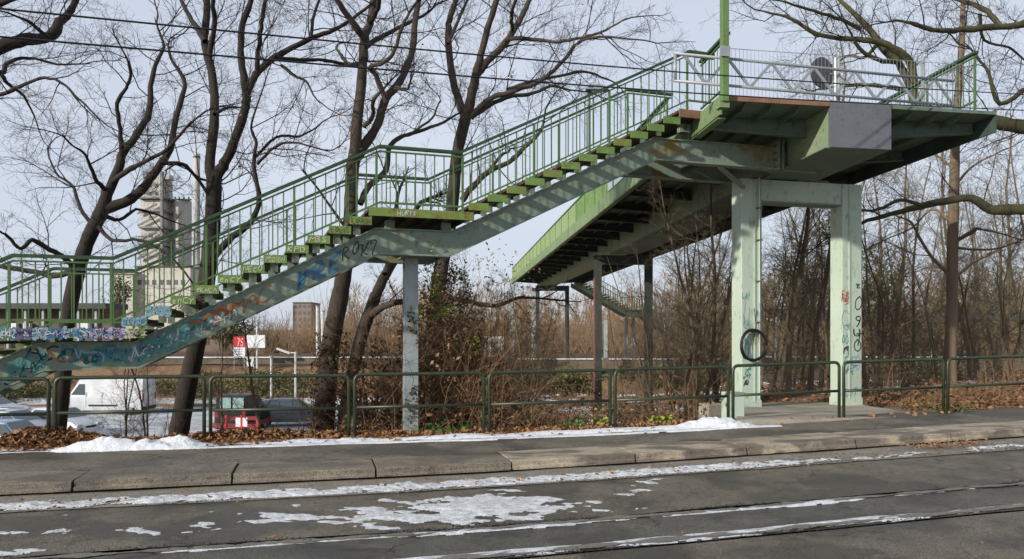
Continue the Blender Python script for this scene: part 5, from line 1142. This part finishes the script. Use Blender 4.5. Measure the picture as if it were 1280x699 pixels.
for (u, v) in ((767, 651), (853, 670), (1227, 690), (708, 622), (1078, 592), (975, 618), (1180, 588), (340, 670), (690, 600), (300, 630), (820, 595), (1050, 575), (200, 590), (560, 592), (900, 560), (1010, 590)):
    p = P(u, v, 960*1.78/(v-415)); lr.append((p.x, p.y, pave(p.x)-.11))
o = add_leaves('fallen_leaves', np.array(lr), .026, M['leaf_orange'], None, .8, 9); tag(o, 'small scattered brown leaves on the gutter and road', 'leaves', None, 'stuff')
def weed(u, v, n, m, label, r_=.16):
    X = (u-640)/FPX*12.9; Y = rail_Y(X)+.35; z = pave(X)-.03; t = thing('green_weed', label, 'weed', (X, Y, z), 'green weeds behind the railing'); q = nr.normal(size=(n, 3))*np.array([r_*1.2, r_*.6, 0])+np.array([X, Y, z]); q[:, 2] += np.abs(nr.normal(size=n))*.10
    add_leaves('leaves', q, .045, m, t, .3, int(u)); L_ = [(np.array([[X, Y, z-.03], c]), np.array([.004, .002]), 3) for c in q[:14]]; add_tubes('stems', L_, M['leaf_green'], t)
weed(558, 540, 90, M['leaf_green'], 'low bright green weed at the foot of the ivy thicket'); weed(752, 533, 70, M['leaf_lime'], 'yellow green weed behind the railing beside the dark pier'); weed(722, 535, 60, M['leaf_green'], 'darker green weed left of the snow heap', .12)
weed(835, 500, 60, M['leaf_lime'], 'tall sparse green weed just left of the tan stone block', .1); weed(1252, 515, 90, M['leaf_olive'], 'olive green weed at the right end of the railing', .3)

# ------------------------------------------------------------ cars
def wheel(parent, c, r, w_, side):
    t = MB(); n = 20
    for k, (rr, ww) in enumerate(((r*.62, .0), (r*.92, .0), (r, .03), (r, w_-.03), (r*.92, w_), (r*.62, w_))): pass
    def ring(mb, prof, n=20):
        b = len(mb.v)
        for (rr, yy) in prof:
            for i in range(n): a = 2*math.pi*i/n; mb.v.append((c[0]+rr*math.cos(a), c[1]+yy*side, c[2]+rr*math.sin(a)))
        for q in range(len(prof)-1):
            for i in range(n): j = (i+1) % n; mb.f.append((b+q*n+i, b+q*n+j, b+(q+1)*n+j, b+(q+1)*n+i))
        mb.f.append(tuple(b+i for i in range(n))); mb.f.append(tuple(b+(len(prof)-1)*n+i for i in range(n))); return mb
    o = ring(MB(), [(r*.6, .0), (r*.95, -.01), (r, .03), (r, w_-.03), (r*.95, w_)]).build('wheel', M['carblack'], parent, True)
    ring(MB(), [(r*.1, -.035), (r*.5, -.03), (r*.62, -.012)]).build('rim', M['rim'], o)
def car(name, label, loc, yaw, paint, kind='hatch', L_=4.2, W=1.75, H=1.45, group='cars parked in the snowy lot'):
    t = thing(name, label, 'van' if kind == 'van' else 'car', loc, group, yaw); t['base'] = [0, 0, 0]
    hl = L_/2
    if kind == 'hatch': prof = [(-hl, .45, .8), (-hl+.05, .85, .86), (-hl+.35, .95, .9), (-hl+.95, 1.42/1.45*H, .72), (-.2, H, .70), (.35, H*.98, .72), (1.05, .98, .88), (hl-.35, .80, .86), (hl-.05, .62, .82), (hl, .42, .8)]
    elif kind == 'estate': prof = [(-hl, .5, .8), (-hl+.05, .95, .86), (-hl+.25, H*.93, .74), (-.6, H, .70), (.2, H*.98, .71), (1.0, .98, .88), (hl-.3, .82, .86), (hl-.03, .6, .82), (hl, .42, .8)]
    else: prof = [(-hl, .5, .95), (-hl+.02, H*.94, .86), (-hl+.2, H, .84), (hl-1.7, H, .84), (hl-1.35, H*.95, .84), (hl-.75, 1.35, .9), (hl-.15, 1.05, .9), (hl, .75, .88), (hl, .45, .88)]
    mb = MB(); n = len(prof); hw = W/2; zb = .28
    for (x, z, k) in prof:
        belt = min(z, .92 if kind != 'van' else 1.25)
        row = [(-hw*.94, zb), (-hw, zb+.2), (-hw, belt*.9), (-hw*.97, belt), (-hw*k, z-.02), (-hw*k*.8, z), (hw*k*.8, z), (hw*k, z-.02), (hw*.97, belt), (hw, belt*.9), (hw, zb+.2), (hw*.94, zb)]
        mb.v += [(x, y, zz) for y, zz in row]
    m_ = 12
    for i in range(n-1):
        for j in range(m_): j2 = (j+1) % m_; mb.f.append((i*m_+j, i*m_+j2, (i+1)*m_+j2, (i+1)*m_+j))
    mb.f.append(tuple(range(m_))); mb.f.append(tuple((n-1)*m_+j for j in reversed(range(m_))))
    body = mb.build('body', M[paint], t, True, bevel=0); es = body.modifiers.new('edge', 'EDGE_SPLIT'); es.split_angle = R(35)
    # windows
    def side_win(x0, x1, xt0, xt1, z0, z1, k0, k1):
        for sg in (-1, 1):
            MB().poly([(x0, sg*(hw*.985+.004), z0), (x1, sg*(hw*.985+.004), z0), (xt1, sg*(hw*k1+.012), z1), (xt0, sg*(hw*k1+.012), z1)]).build('window', M['glass'], t)
    if kind == 'hatch':
        side_win(-hl+.6, -.05, -hl+1.0, -.1, .95, H-.1, 1, .76); side_win(0, .98, -.02, .42, .95, H-.1, 1, .76)
        MB().poly([(1.02, -hw*.8, 1.02), (1.02, hw*.8, 1.02), (.42, hw*.64, H-.04), (.42, -hw*.64, H-.04)]).build('windscreen', M['glass'], t); MB().poly([(-hl+.32, -hw*.75, 1.0), (-hl+.32, hw*.75, 1.0), (-hl+.85, hw*.6, H-.06), (-hl+.85, -hw*.6, H-.06)]).build('rear_window', M['glass'], t)
    elif kind == 'estate':
        side_win(-hl+.3, -.7, -hl+.4, -.72, .98, H-.12, 1, .77); side_win(-.62, .0, -.62, -.02, .98, H-.1, 1, .77); side_win(.08, .95, .06, .3, .98, H-.1, 1, .77)
        MB().poly([(.98, -hw*.8, 1.03), (.98, hw*.8, 1.03), (.28, hw*.62, H-.03), (.28, -hw*.62, H-.03)]).build('windscreen', M['glass'], t)
        for sg in (-1, 1): MB().tube([(-1.5, sg*.55, H+.03), (.1, sg*.55, H+.03)], .02, 6).build('roof_rail', M['carblack'], t)
    else:
        side_win(hl-1.75, hl-.85, hl-1.7, hl-1.35, 1.30, H-.45, 1, .9)
        MB().poly([(hl-.74, -hw*.82, 1.4), (hl-.74, hw*.82, 1.4), (hl-1.32, hw*.75, H-.12), (hl-1.32, -hw*.75, H-.12)]).build('windscreen', M['glass'], t)
        for sg in (-1, 1): (MB().box(FW, -hl+1.6, hl-2.0, sg*(hw+.003)-.003, sg*(hw+.003)+.003, .55, .66).build('trim_strip', M['carblack'], t),
            [MB().box(FW, x, x+.025, sg*(hw*.99+.006)-.006, sg*(hw*.99+.006)+.006, .5, H*.6).build('door_seam', M['cargrey'], t) for x in (hl-1.85, hl-2.9, hl-.8)])
    for sg in (-1, 1):
        MB().box(FW, hl-.22, hl-.03, sg*hw*.72-.16, sg*hw*.72+.16, .58, .72).build('headlight', M['lamp'], t, bevel=.02); MB().box(FW, -hl-.01, -hl+.12, sg*hw*.84-.09, sg*hw*.84+.09, .8 if kind != 'van' else .9, 1.0 if kind != 'van' else 1.35).build('tail_light', M['lens'], t)
        for x in (-hl+.8, hl-.85): wheel(t, (x, sg*(hw-.01), .32), .32, .2, -sg)
    MB().box(FW, hl-.1, hl+.05, -hw*.85, hw*.85, .26, .5).build('front_bumper', M[paint], t, bevel=.03); MB().box(FW, -hl-.06, -hl+.1, -hw*.85, hw*.85, .28, .52).build('rear_bumper', M['carblack' if kind == 'van' else paint], t, bevel=.03)
    MB().box(FW, hl+.03, hl+.056, -.3, .3, .52, .62).build('grille', M['carblack'], t)
    return t
LZ = -3.6
def lot(u, Y): return ((u-640)/FPX*Y, Y, LZ)
car('parked_van', 'white panel van parked sideways in the snowy lot', lot(135, 51), R(180), 'carwhite', 'van', 5.5, 2.0, 2.45)
car('parked_car', 'pale blue hatchback nearest the railing at the left', lot(10, 34), R(-8), 'carblue', 'hatch', 4.1, 1.75, 1.5)
car('parked_car', 'white hatchback seen beside the left oak below the van', lot(76, 40), R(-18), 'carwhite', 'hatch', 4.0, 1.7, 1.48)
car('parked_car', 'silver car parked behind the pale blue hatchback', lot(16, 38.5), R(-10), 'carsilver', 'estate', 4.3, 1.75, 1.5)
car('parked_car', 'white car with only its windscreen in view at the left border', lot(-14, 47), R(0), 'carwhite', 'hatch', 4.3, 1.75, 1.5)
car('parked_car', 'dark grey estate car half hidden behind the saplings', lot(366, 44.5), R(14), 'cargrey', 'estate', 4.5, 1.8, 1.62)
# red and black van with light windows
rv = car('parked_van', 'small black van with red lower panels and pale side windows', lot(305, 42), R(84), 'carblack', 'van', 3.2, 1.75, 2.05)
M['palewin'] = mat('pale_reflecting_glass', (.32, .48, .46), .15, bump=0)
for sg in (-1, 1): MB().box(FW, -1.5, 1.3, sg*.957-.006, sg*.957+.006, .35, .62).build('red_panel', M['carred'], rv)
MB().box(FW, -1.745, -1.715, -.9, .9, .35, .6).build('red_panel', M['carred'], rv)
for y0 in (-.8, -.1): MB().box(FW, -1.74, -1.71, y0, y0+.6, 1.35, 1.95).build('rear_window', M['palewin'], rv)
rb = thing('road_barrier', 'red and white plastic barrier standing before the small black van', 'barrier', lot(302, 39.6)); rb['base'] = [0, 0, 0]
for z in (.45, .85): MB().box(FW, -.85, .85, -.02, .02, z, z+.2).build('barrier_board', M['carred'], rb)
for x in (-.8, 0, .8): MB().box(FW, x-.04, x+.04, -.05, .05, 0, 1.1).build('barrier_post', M['sign_red'], rb)
MB().box(FW, -.3, .3, -.03, -.022, .52, .98).build('white_panel', M['sign_white'], rb)

# ------------------------------------------------------------ railway edge, walls, signs
def wallseg(u0, u1, Y, v0, v1, m, label, thick=.5, cap=True, nm='retaining_wall', deep=1.2):
    a, b = P(u0, v0, Y), P(u1, v1, Y); t = thing(nm, label, 'wall', ((a.x+b.x)/2, Y, b.z))
    n = max(2, int((b.x-a.x)/2.4))
    for i in range(n):
        x0 = a.x+(b.x-a.x)*i/n; x1 = a.x+(b.x-a.x)*(i+1)/n; MB().box(FW, x0+.01, x1-.01, Y+rng.uniform(0, .03), Y+thick, b.z-deep, a.z).build('wall_panel', m, t)
    if cap: MB().box(FW, a.x, b.x, Y-.1, Y+thick+.2, a.z+.003, a.z+.07).build('snow_cap', M['snow'], t)
wallseg(585, 905, 57.5, 449.5, 460, M['wallm'], 'long grey retaining wall with a snowy top beyond the valley')
wallseg(-60, 520, 60, 447.5, 452, M['wallm'], 'railway platform edge with a thin snowy top behind the car lot', deep=.15)
wallseg(915, 1500, 58.5, 447, 455, M['wallm'], 'low grey wall with snow seen between the trees on the right')
for i, (Y, z) in enumerate(((66, -.72), (72, -.72), (78, -.72))):
    V = [(-400, Y, z), (400, Y, z), (400, Y+3.2, z), (-400, Y+3.2, z)]
    o = MB().box(FW, -300, 300, Y, Y+3.2, z-.2, z+.1+i*.02).build('track_ballast', M['ballast']); o['kind'] = 'structure'
    o = MB().box(FW, -300, 300, Y+.7, Y+.77, z+.12, z+.28).box(FW, -300, 300, Y+2.2, Y+2.27, z+.12, z+.28).build('railway_track', M['tread']); tag(o, None, None, None, 'structure')
# signs
def board(u0, u1, v0, v1, Y, m, parent, nm='sign_board', th=.08): a, b = P(u0, v1, Y), P(u1, v0, Y); return MB().box(FW, a.x, b.x, Y-th/2, Y+th/2, a.z, b.z).build(nm, m, parent, bevel=.01)
def pole(u, v0, v1, Y, r, m, parent, nm='pole'): a, b = P(u, v1, Y), P(u, v0, Y); return MB().tube([a, b], r, 8).build(nm, m, parent)
Ys = 58.0
s1 = thing('station_sign', 'red sign above a white panel with number 75 beyond the car lot', 'sign', tuple(P(299, 452, Ys))); board(292, 306.5, 421, 434, Ys, M['sign_red'], s1); board(292, 306.5, 434.3, 446, Ys, M['sign_white'], s1, 'lower_panel')
q0 = P(296, 432.5, Ys-.06); graffiti(s1, lambda x, y: (q0.x+x, Ys-.045, q0.z+y), '75', .55, .08, 'white', 'white number 75', seed=1, jit=0, width=.55)
for i in range(3):
    qq = P(293.5, 437+3*i, Ys); MB().box(FW, qq.x, qq.x+.62, Ys-.048, Ys-.042, qq.z, qq.z+.03).build('text_line', M['carblack'], s1)
pole(293, 446, 462, Ys, .04, M['galv'], s1); pole(305.5, 446, 462, Ys, .04, M['galv'], s1)
s2 = thing('billboard', 'blank white billboard on a white mast beside the red sign', 'billboard', tuple(P(320, 455, Ys))); board(308.5, 331.5, 419, 435, Ys, M['sign_white'], s2); pole(321.5, 400, 470, Ys+.15, .09, M['whitepole'], s2)
s3 = thing('track_sign', 'small white square board with a black mark below the billboard', 'sign', tuple(P(313, 462, Ys-1))); board(308.5, 317.5, 446, 459, Ys-1, M['sign_white'], s3); board(312.5, 313.6, 448.5, 453, Ys-1.06, M['carblack'], s3, 'black_mark', .02); pole(313, 459, 475, Ys-1, .04, M['galv'], s3)
s4 = thing('street_lamp', 'white lamp post with a flat lamp head over the grey estate car', 'street lamp', tuple(P(369.5, 500, 46))); pole(369.5, 440, 512, 46, .07, M['whitepole'], s4)
MB().hexa([P(345, 437, 46), P(362, 443, 46), P(362, 443, 46.3), P(345, 437, 46.3), P(346, 434.5, 46), P(362, 440, 46), P(362, 440, 46.3), P(346, 434.5, 46.3)]).build('lamp_head', M['whitepole'], s4); MB().bar(P(362, 441, 46.1), P(370, 441, 46), .07).build('lamp_arm', M['whitepole'], s4)
for u, v0, v1, Y, lb in ((397, 384, 447, 62, 'left of two thin white masts behind the thick oak'), (403.5, 390, 442, 64, 'right of two thin white masts behind the thick oak'), (339, 447, 492, 50, 'short white pole standing behind the grey estate car')):
    o = thing('mast', lb, 'mast', tuple(P(u, v1, Y))); pole(u, v0, v1+6, Y, .13 if Y > 55 else .07, M['whitepole'], o, 'mast_shaft'); MB().lathe(P(u, v0, Y), [(.16, 0), (.16, .1)], 8).build('mast_cap', M['galv'], o)
s5 = thing('hoarding', 'white blank hoarding standing on the far wall right of the ivy thicket', 'hoarding', tuple(P(617, 446, 60))); board(606, 630.5, 420.5, 446, 60, M['sign_white'], s5, 'hoarding_panel', .3); board(599, 605.5, 437, 446, 60, M['sign_white'], s5, 'side_panel', .3)
for u, v0, v1, Y, w_, lb in ((640.5, 356, 447, 55, 7, 'pale column under the footbridge beside the white hoarding'), (667, 360, 446, 60, 5, 'pale column left of the farthest pier'), (757, 400, 447, 56, 4, 'pale post under the landing of the distant stair')):
    a = P(u, v1, Y); o = thing('support_column', lb, 'column', tuple(a)); wd = w_/FPX*Y; MB().box(FW, a.x-wd/2, a.x+wd/2, Y-.2, Y+.2, a.z-.8, P(u, v0, Y).z).build('column_shaft', M['pier'], o); MB().box(FW, a.x-wd*.8, a.x+wd*.8, Y-.35, Y+.35, a.z-.9, a.z-.02).build('column_base', M['wallm'], o)
o = thing('signal', 'white railway signal post with a short side head between the mint columns', 'signal', tuple(P(969, 447, 50))); pole(969, 396, 450, 50, .12, M['whitepole'], o, 'signal_post'); board(959, 967, 398, 401.5, 50, M['sign_white'], o, 'signal_head', .3); board(961, 967.5, 393.5, 396.5, 50, M['sign_red'], o, 'red_cap', .3)
o = thing('signal_box', 'white slatted cabinet and post between the mint columns right of the signal', 'cabinet', tuple(P(1018, 447, 52))); pole(1004, 420, 450, 52, .08, M['whitepole'], o, 'post'); board(1015, 1023, 420, 432, 52, M['sign_white'], o, 'cabinet_body', .4); pole(1022.5, 420, 450, 52, .07, M['whitepole'], o, 'post')
o = thing('mast', 'thin white post right of the mint pier', 'mast', tuple(P(1165, 447, 45))); pole(1165.5, 418, 455, 45, .09, M['whitepole'], o, 'mast_shaft')
# dark far rail bridge on the right and canopy roof on the left
def truss_bridge(u0, u1, v0, v1, Y, label, nm='rail_bridge', legs=()):
    a, b = P(u0, v1, Y), P(u1, v0, Y); t = thing(nm, label, 'bridge', (a.x, Y, a.z)); MB().box(FW, a.x, b.x, Y, Y+.3, b.z-.3, b.z).build('top_chord', M['farmetal'], t); MB().box(FW, a.x, b.x, Y-.1, Y+3, a.z, a.z+.35).build('bottom_chord', M['farmetal'], t)
    x = a.x; h = b.z-a.z; i = 0
    while x < b.x: MB().bar((x, Y+.15, a.z+.2), (x+h, Y+.15, b.z-.15), .14).bar((x+h, Y+.15, a.z+.2), (x, Y+.15, b.z-.15), .14).build('lattice', M['farmetal'], t); x += h*1.05; i += 1
    for u in legs: q = P(u, v1, Y); MB().box(FW, q.x-.4, q.x+.4, Y+.5, Y+2, -2, q.z-.003).build('bridge_leg', M['wallm'], t)
truss_bridge(962, 1420, 387, 400, 63, 'dark lattice railway bridge crossing behind the trees on the right', legs=(1150, 1300))
cn = thing('platform_canopy', 'long dark flat roof with pale sheds beneath at the far left', 'canopy', tuple(P(60, 430, 85))); a, b = P(-120, 386, 85), P(132, 379, 85)
MB().box(FW, a.x, b.x, 85, 90, a.z, b.z).build('roof', M['farmetal'], cn); MB().box(FW, a.x, b.x, 87, 89.5, -1, a.z-.003).build('back_wall', M['wallm'], cn)
for u in range(-100, 130, 22): q = P(u, 386, 85.6); MB().box(FW, q.x-.12, q.x+.12, 85.5, 85.8, -1, q.z-.003).build('canopy_post', M['pier'], cn)
for u, w_ in ((8, 12), (28, 9), (100, 12)): a = P(u, 404, 86.4); MB().box(FW, a.x, a.x+w_/11.1, 86.4, 86.9, a.z-1.1, a.z).build('pale_crate', M['sign_white'], cn)

# far factory ------------------------------------------------------
YF_ = 250.0; M['gallery'] = mat('hazed_gallery_steel', (.27, .275, .27), .8, bump=0)  # gallery steel greyed in its colour to imitate distance haze
ft = thing('factory_tower', 'cream concrete plant tower with dark galleries behind the left oak', 'tower', tuple(P(190, 420, YF_)))
def fbox(u0, u1, v0, v1, Y, m, parent, nm, d=9): a, b = P(u0, v1, Y), P(u1, v0, Y); return MB().box(FW, a.x, b.x, Y, Y+d, a.z, b.z).build(nm, m, parent)
fbox(176, 205, 250, 430, YF_, M['cream'], ft, 'lower_tower'); fbox(180, 204, 222, 249.5, YF_+.5, M['silo'], ft, 'upper_tower', 7)
for v, e in ((246, 4), (262, 3), (283, 3), (305, 3)): fbox(176-e, 205+e, v, v+2.2, YF_-1.6, M['gallery'], ft, 'gallery', 12)
fbox(205.5, 212, 218, 224, YF_+1, M['silo'], ft, 'roof_hoist', 3); fbox(178, 188, 214, 221.5, YF_+1, M['gallery'], ft, 'roof_cabin', 3); fbox(200, 203, 214, 430, YF_-2.4, M['gallery'], ft, 'ladder_shaft', 1.2)
for v in (255, 270, 290, 312): MB().bar(P(172, v+12, YF_-1.2), P(196, v, YF_-1.2), .5).build('stair_flight', M['gallery'], ft)
for u, v in ((182, 228), (190, 228), (182, 238), (190, 238), (186, 270), (186, 292)): fbox(u, u+4.5, v, v+5, YF_-.1, M['winm'], ft, 'window', .05)
si = thing('silo', 'round grey concrete silo left of the thin factory chimney', 'silo', tuple(P(228, 420, YF_+2))); c = P(228, 430, YF_+5); z1 = P(228, 252, YF_+5).z; MB().lathe(c, [(2.9, 0), (2.9, z1-c.z), (2.6, z1-c.z+.01), (2.6, z1-c.z+.3)], 24).build('silo_shell', M['silo'], si, False)
for u in (219, 224, 230, 236): pole(u, 246, 252, YF_+3, .25, M['farmetal'], si, 'roof_vent')
fbox(208, 238, 248.5, 250, YF_+2, M['farmetal'], si, 'walkway', 1)
ch = thing('chimney', 'thin tall grey chimney beside the round silo', 'chimney', tuple(P(246, 420, YF_))); c = P(246, 430, YF_-3); z1 = P(246, 193, YF_-3).z; MB().lathe(c, [(1.05, 0), (.98, z1-c.z)], 16).build('chimney_shaft', M['silo'], ch); MB().lathe(Vector((c.x, c.y, z1-1.2)), [(1.12, 0), (1.12, .5)], 16).build('chimney_band', M['farmetal'], ch)
fh = thing('factory_hall', 'long cream factory hall below the tower', 'building', tuple(P(200, 420, YF_-12))); fbox(138, 168, 341, 430, YF_-14, M['cream'], fh, 'wall', 12); fbox(168.3, 238, 334, 430, YF_-12, M['cream'], fh, 'wall', 12)
for u in range(172, 234, 9): fbox(u, u+5, 350, 356, YF_-12.1, M['winm'], fh, 'window', .08)
fbox(136, 169, 339.5, 341, YF_-14.3, M['farmetal'], fh, 'roof_edge', 12.6); fbox(167.5, 239, 332.5, 334, YF_-12.4, M['farmetal'], fh, 'roof_edge', 12.6)
def block(u0, u1, v0, v1, Y, m, label, rows_, cols_):
    t = thing('apartment_block', label, 'building', tuple(P((u0+u1)/2, v1, Y))); fbox(u0, u1, v0, v1+25, Y, M[m], t, 'wall', 12); fbox(u0-.4, u1+.4, v0-1.2, v0-.05, Y-.3, M['farmetal'], t, 'roof', 12.5)
    for r_ in range(rows_):
        for c_ in range(cols_): uu = u0+(u1-u0)*(c_+.25)/cols_; vv = v0+(v1-v0)*(r_+.25)/rows_; fbox(uu, uu+(u1-u0)/cols_*.5, vv, vv+(v1-v0)/rows_*.45, Y-.08, M['winm'], t, 'window', .05)
block(366, 389, 379, 412, 260, 'bldg', 'brown apartment block seen under the stair beam', 4, 4)
block(452, 470, 392, 412, 270, 'bldg_pale', 'pale house between the two oak stems', 2, 3); block(640, 668, 372, 398, 300, 'bldg_pale', 'pale block behind the bare twigs left of the footbridge end', 3, 4)

# far wood, hedges ----------------------------------------------------
nr = np.random.RandomState(21); fw = []
def far_tree(X, Y, h, z):
    n = 6; pts = [np.array([X, Y, z-.5])]; d = np.array([nr.normal()*.05, 0, 1.])
    for k in range(1, n): d = unit(d+np.array([nr.normal()*.08, nr.normal()*.08, .05])); pts.append(pts[-1]+d*h/(n-1))
    fw.append((np.array(pts), np.linspace(.13, .02, n)*h/9, 4))
    for k in range(15):
        t = .15+.85*nr.rand(); i = min(int(t*(n-1)), n-2); q = pts[i]+(pts[i+1]-pts[i])*(t*(n-1)-i); a = nr.rand()*6.28; ln = h*(.12+.2*nr.rand())*(1.2-.7*t); up = .7+.6*nr.rand()
        dd = unit(np.array([math.cos(a), math.sin(a), up])); m1 = q+dd*ln*.5+nr.normal(size=3)*ln*.06; e = q+dd*ln+np.array([0, 0, ln*.15]); fw.append((np.array([q, m1, e]), np.array([.035, .024, .012])*h/9, 3))
        for s in range(3):
            d2 = unit(dd+nr.normal(size=3)*.5+np.array([0, 0, .2])); fw.append((np.array([m1, m1+d2*ln*.3, m1+d2*ln*.6+nr.normal(size=3)*.08]), np.array([.02, .014, .009])*h/9, 3))
for i in range(1150):
    Y = 84+nr.rand()*90; u = nr.uniform(250, 1500) if nr.rand() < .88 else nr.uniform(-250, 250); X = (u-640)/FPX*Y
    if u < 420 and nr.rand() < .5: continue
    z = terrain(X, Y); h = nr.uniform(4.5, 9.5)*(1.25 if u > 820 else 1.05)*(.5 if u < 420 else 1)*Y/110; far_tree(X, Y, h, z)
for i in range(1700):
    Y = 80+nr.rand()*34; u = nr.uniform(330, 1480); X = (u-640)/FPX*Y; z = terrain(X, Y); h = 1.2+4.2*nr.rand()**2*(1+noise.noise(Vector((X*.12, 0, 5))))
    for k in range(9):
        d_ = unit(np.array([nr.normal()*.45, nr.normal()*.3, 1])); q = np.array([X, Y, z-.1]); m1 = q+d_*h*.5; e = q+d_*h+nr.normal(size=3)*h*.12; fw.append((np.array([q, m1, e]), np.array([.03, .022, .012]), 3))
        d2 = unit(d_+nr.normal(size=3)*.4); fw.append((np.array([m1, m1+d2*h*.25, m1+d2*h*.5]), np.array([.018, .014, .009]), 3))
o = add_tubes('far_wood', fw, M['farwood']); tag(o, 'hazy brown mass of bare woodland beyond the railway', 'woodland', None, 'stuff')
def bush(u, v, ru, rv, Y, n, m, label, size, nm='bush', cat='bush', grp=None):
    c = P(u, v, Y); t = thing(nm, label, cat, (c.x, c.y, P(u, v+rv, Y).z), grp); pts = []; rx, rz = ru/FPX*Y, rv/FPX*Y; r = np.random.RandomState(int(u)+int(v))
    cl = [(r.normal(size=3)*np.array([.5, .45, .45])) for _ in range(16)]
    for i in range(n):
        k = cl[r.randint(16)]; q = k+r.normal(size=3)*.2
        if q[2] < -.95: q[2] = -.95*r.rand()
        pts.append((c.x+q[0]*rx, c.y+q[1]*rx*.7, c.z+q[2]*rz))
    add_leaves('foliage', np.array(pts), size, M[m], t, 0, int(u))
    L_ = [(np.array([[c.x+r.normal()*.1*rx, c.y, c.z-rz*1.2], [c.x+k[0]*rx*.6, c.y+k[1]*rx*.4, c.z], [c.x+k[0]*rx, c.y+k[1]*rx*.7, c.z+k[2]*rz]]), np.array([.05, .03, .01])*Y/40, 4) for k in cl]
    add_tubes('stems', L_, M['bark_slim'], t)
for (u, v, ru, rv, Y, n, m, lb) in ((40, 488, 55, 18, 57, 2600, 'leaf_olive', 'olive hedge behind the parked cars at the far left'), (240, 482, 60, 16, 57, 2400, 'leaf_olive', 'olive brown hedge right of the white van'), (350, 478, 60, 16, 57.3, 2200, 'leaf_olive', 'olive hedge behind the grey estate car'),
    (1110, 365, 36, 42, 62, 1300, 'leaf_far', 'tall dull green bush behind the trees right of the mint pier'), (1000, 350, 32, 48, 66, 1100, 'leaf_far', 'dull green tree crown between the mint columns'), (1215, 385, 60, 34, 70, 1300, 'leaf_far', 'olive green growth behind the tan barked tree'),
    (1170, 470, 90, 24, 50, 2600, 'leaf_olive', 'low olive scrub in front of the right wall'), (255, 400, 30, 26, 90, 1600, 'leaf_far', 'dark green bush beneath the stair beam before the factory'), (280, 415, 25, 20, 80, 1500, 'leaf_far', 'dark green bush left of the red sign'),
    (705, 478, 60, 16, 45, 2200, 'leaf_olive', 'low olive brown scrub beneath the footbridge'), (840, 470, 45, 16, 44, 1800, 'leaf_olive', 'olive scrub right of the dark twin column pier'), (150, 375, 14, 30, 100, 900, 'leaf_far', 'small green conifer before the factory hall'), (1130, 420, 60, 30, 46, 1600, 'leaf_brown', 'russet scrub below the lattice railway bridge')):
    bush(u, v, ru, rv, Y, n, m, lb, .10 if Y < 60 else .16)
